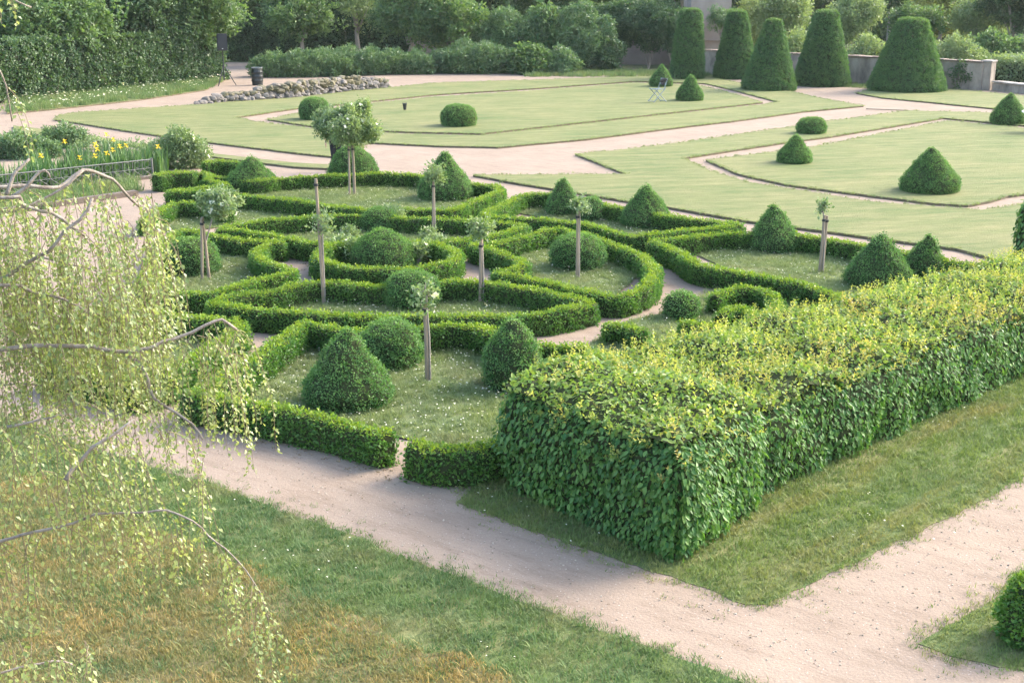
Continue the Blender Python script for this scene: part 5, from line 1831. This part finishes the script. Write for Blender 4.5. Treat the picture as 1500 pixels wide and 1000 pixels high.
branch([(0, 272), (30, 269), (76, 273), (94, 266), (120, 248), (144, 253), (164, 264), (178, 278), (205, 300)], 7.0, 7.6, 0.024, 0.008, 4.6)
branch([(0, 289), (30, 291), (35, 302), (60, 313), (74, 314), (104, 329), (125, 345)], 6.8, 7.0, 0.022, 0.008, 4.2)
branch([(-60, 440), (-10, 412), (26, 392), (70, 370), (94, 342), (116, 322), (128, 306), (136, 290)], 6.7, 6.9, 0.024, 0.008, 3.6)
branch([(-40, 420), (0, 419), (31, 419), (50, 428), (82, 436), (104, 443), (130, 460)], 6.6, 6.9, 0.024, 0.007, 3.4)
branch([(-40, 512), (30, 508), (82, 506), (134, 506), (187, 511), (221, 508), (240, 500), (266, 495), (300, 478), (325, 470), (345, 485)], 6.5, 6.9, 0.026, 0.008, 3.1)
branch([(182, 512), (204, 531), (216, 554), (224, 582), (252, 602), (280, 620), (295, 640)], 6.7, 6.6, 0.013, 0.005)
branch([(-60, 805), (0, 797), (48, 784), (86, 771), (105, 765), (137, 752), (173, 753), (217, 750), (246, 746), (281, 762), (305, 780), (340, 810), (370, 850), (395, 905)], 6.0, 6.2, 0.022, 0.0025, 2.2)
branch([(96, 700), (108, 685), (135, 658), (170, 636), (198, 613)], 6.0, 6.2, 0.012, 0.006)
branch([(-60, 990), (0, 982), (40, 975), (80, 968), (110, 975)], 5.4, 5.6, 0.016, 0.005, 1.4)
branch([(10, 284), (16, 268), (22, 254), (32, 244), (43, 232)], 6.9, 7.0, 0.012, 0.007)
branch([(16, 288), (40, 276), (52, 264), (66, 252), (74, 263)], 6.9, 7.0, 0.012, 0.005)
branch([(120, 248), (100, 268), (60, 295), (30, 306)], 7.2, 7.0, 0.009, 0.005)
branch([(-40, 60), (-10, 95), (2, 112), (14, 140), (18, 175)], 6.8, 6.9, 0.012, 0.004, 5.2)
branch([(10, 625), (40, 618), (70, 612), (95, 606)], 6.4, 6.5, 0.008, 0.004)
branch([(-30, -30), (0, -8), (25, 4), (45, 12)], 6.8, 6.9, 0.01, 0.004, 5.6)
branch([(-40, 345), (20, 360), (90, 385), (150, 400), (200, 430), (225, 470)], 7.2, 7.6, 0.016, 0.005, 3.9)
branch([(-40, 570), (30, 560), (90, 575), (150, 600)], 6.9, 7.0, 0.012, 0.004, 2.8)

LV, LF, TW = [], [], []
gl = np.random.default_rng(33)


def strand(p, length, leafy=1.0):
    n = max(4, int(length / 0.07))
    d = Vector((g_.gauss(0.15, 0.35), g_.gauss(0, 0.35), g_.uniform(-0.3, 0.25)))
    pts = [p]
    for i in range(n):
        d = d * 0.72 + Vector((g_.gauss(0.01, 0.07), g_.gauss(0, 0.07), -0.42))
        pts.append(pts[-1] + d.normalized() * length / n)
    TW.append(tube([q - TB for q in pts], [0.0022 - 0.0012 * i / n for i in range(n + 1)], 4, False))
    m = int(length / 0.0155 * leafy)
    for k in range(m):
        if g_.random() < 0.12: continue
        s_ = (k + 0.5) / m * n
        i = min(n - 1, int(s_))
        q = pts[i].lerp(pts[i + 1], s_ - i) - TB
        a = gl.uniform(0, 6.28)
        dr_ = np.array([math.cos(a) * 0.75, math.sin(a) * 0.75, gl.uniform(-1.3, -0.25)])
        pt = np.array(q) + unit(dr_) * 0.012
        L_ = gl.uniform(0.018, 0.034)
        leaf_quad(LV, LF, pt, dr_, gl.normal(size=3) * 0.7 + np.array([math.cos(a), math.sin(a), 0.5]), L_, L_ * gl.uniform(0.6, 0.8), 0.15)


def curtain(n, x0, x1, y0, y1, Y0, Y1, l0, l1, leafy=1.0):
    for _ in range(n):
        strand(at_y(g_.uniform(x0, x1), g_.uniform(y0, y1), g_.uniform(Y0, Y1)), g_.uniform(l0, l1), leafy)


def from_branch(i, n, l0, l1, lo=0.3, hi=1.0, leafy=1.0):
    P = BR[i]
    for _ in range(n):
        strand(P[min(len(P) - 1, int(len(P) * g_.uniform(lo, hi)))], g_.uniform(l0, l1), leafy)


from_branch(0, 34, 0.3, 0.7, 0.35)
from_branch(1, 30, 0.5, 1.0, 0.3)
from_branch(2, 12, 0.4, 0.9, 0.0)
from_branch(3, 16, 0.3, 0.8, 0.3)
from_branch(4, 34, 0.35, 0.75, 0.3, 0.62)
from_branch(4, 26, 0.35, 0.85, 0.86, 1.0)
from_branch(5, 8, 0.2, 0.45, 0.3)
from_branch(6, 80, 0.25, 0.6, 0.25)
from_branch(6, 12, 0.2, 0.45, 0.85)
from_branch(7, 10, 0.2, 0.5, 0.0)
from_branch(8, 14, 0.1, 0.3, 0.2)
from_branch(12, 22, 0.2, 0.45, 0.4)
from_branch(13, 6, 0.15, 0.35, 0.2)
from_branch(14, 14, 0.08, 0.2, 0.4)
from_branch(15, 44, 0.4, 0.9, 0.3)
from_branch(16, 22, 0.3, 0.6, 0.2)
curtain(285, -30, 232, 275, 460, 6.5, 7.8, 0.4, 0.95)
curtain(80, -30, 205, 400, 530, 6.4, 7.2, 0.5, 0.9)
curtain(14, 205, 235, 300, 420, 7.0, 7.6, 0.3, 0.6)
curtain(16, 268, 345, 480, 520, 6.6, 6.9, 0.4, 0.8)
curtain(72, -30, 200, 590, 730, 5.9, 6.5, 0.3, 0.65, 0.9)
curtain(16, 200, 300, 620, 740, 6.0, 6.4, 0.3, 0.6, 0.7)
curtain(34, -30, 130, 935, 985, 5.3, 5.6, 0.08, 0.2, 1.2)
V, Fc = merge(TW)
tw = mesh('twigs', V, Fc, M['twig'], bt)
tw['kind'] = 'stuff'
lv = mesh('leaves', LV, LF, GREEN['birch'], bt)
lv['kind'] = 'stuff'

# ------------------------------------------------------------------ thin summer haze
hz, ht, ho = new_mat('thin_haze')
pv = ht.nodes.new('ShaderNodeVolumePrincipled')
pv.inputs['Color'].default_value = (0.9, 0.94, 0.92, 1)
pv.inputs['Density'].default_value = 0.0002
pv.inputs['Anisotropy'].default_value = 0.2
ht.links.new(pv.outputs[0], ho.inputs['Volume'])
hb = box_bm(bmesh.new(), (0, 62, 5.5), (196, 190, 13))
hb_o = from_bm('haze', hb, hz)
hb_o['kind'] = 'stuff'
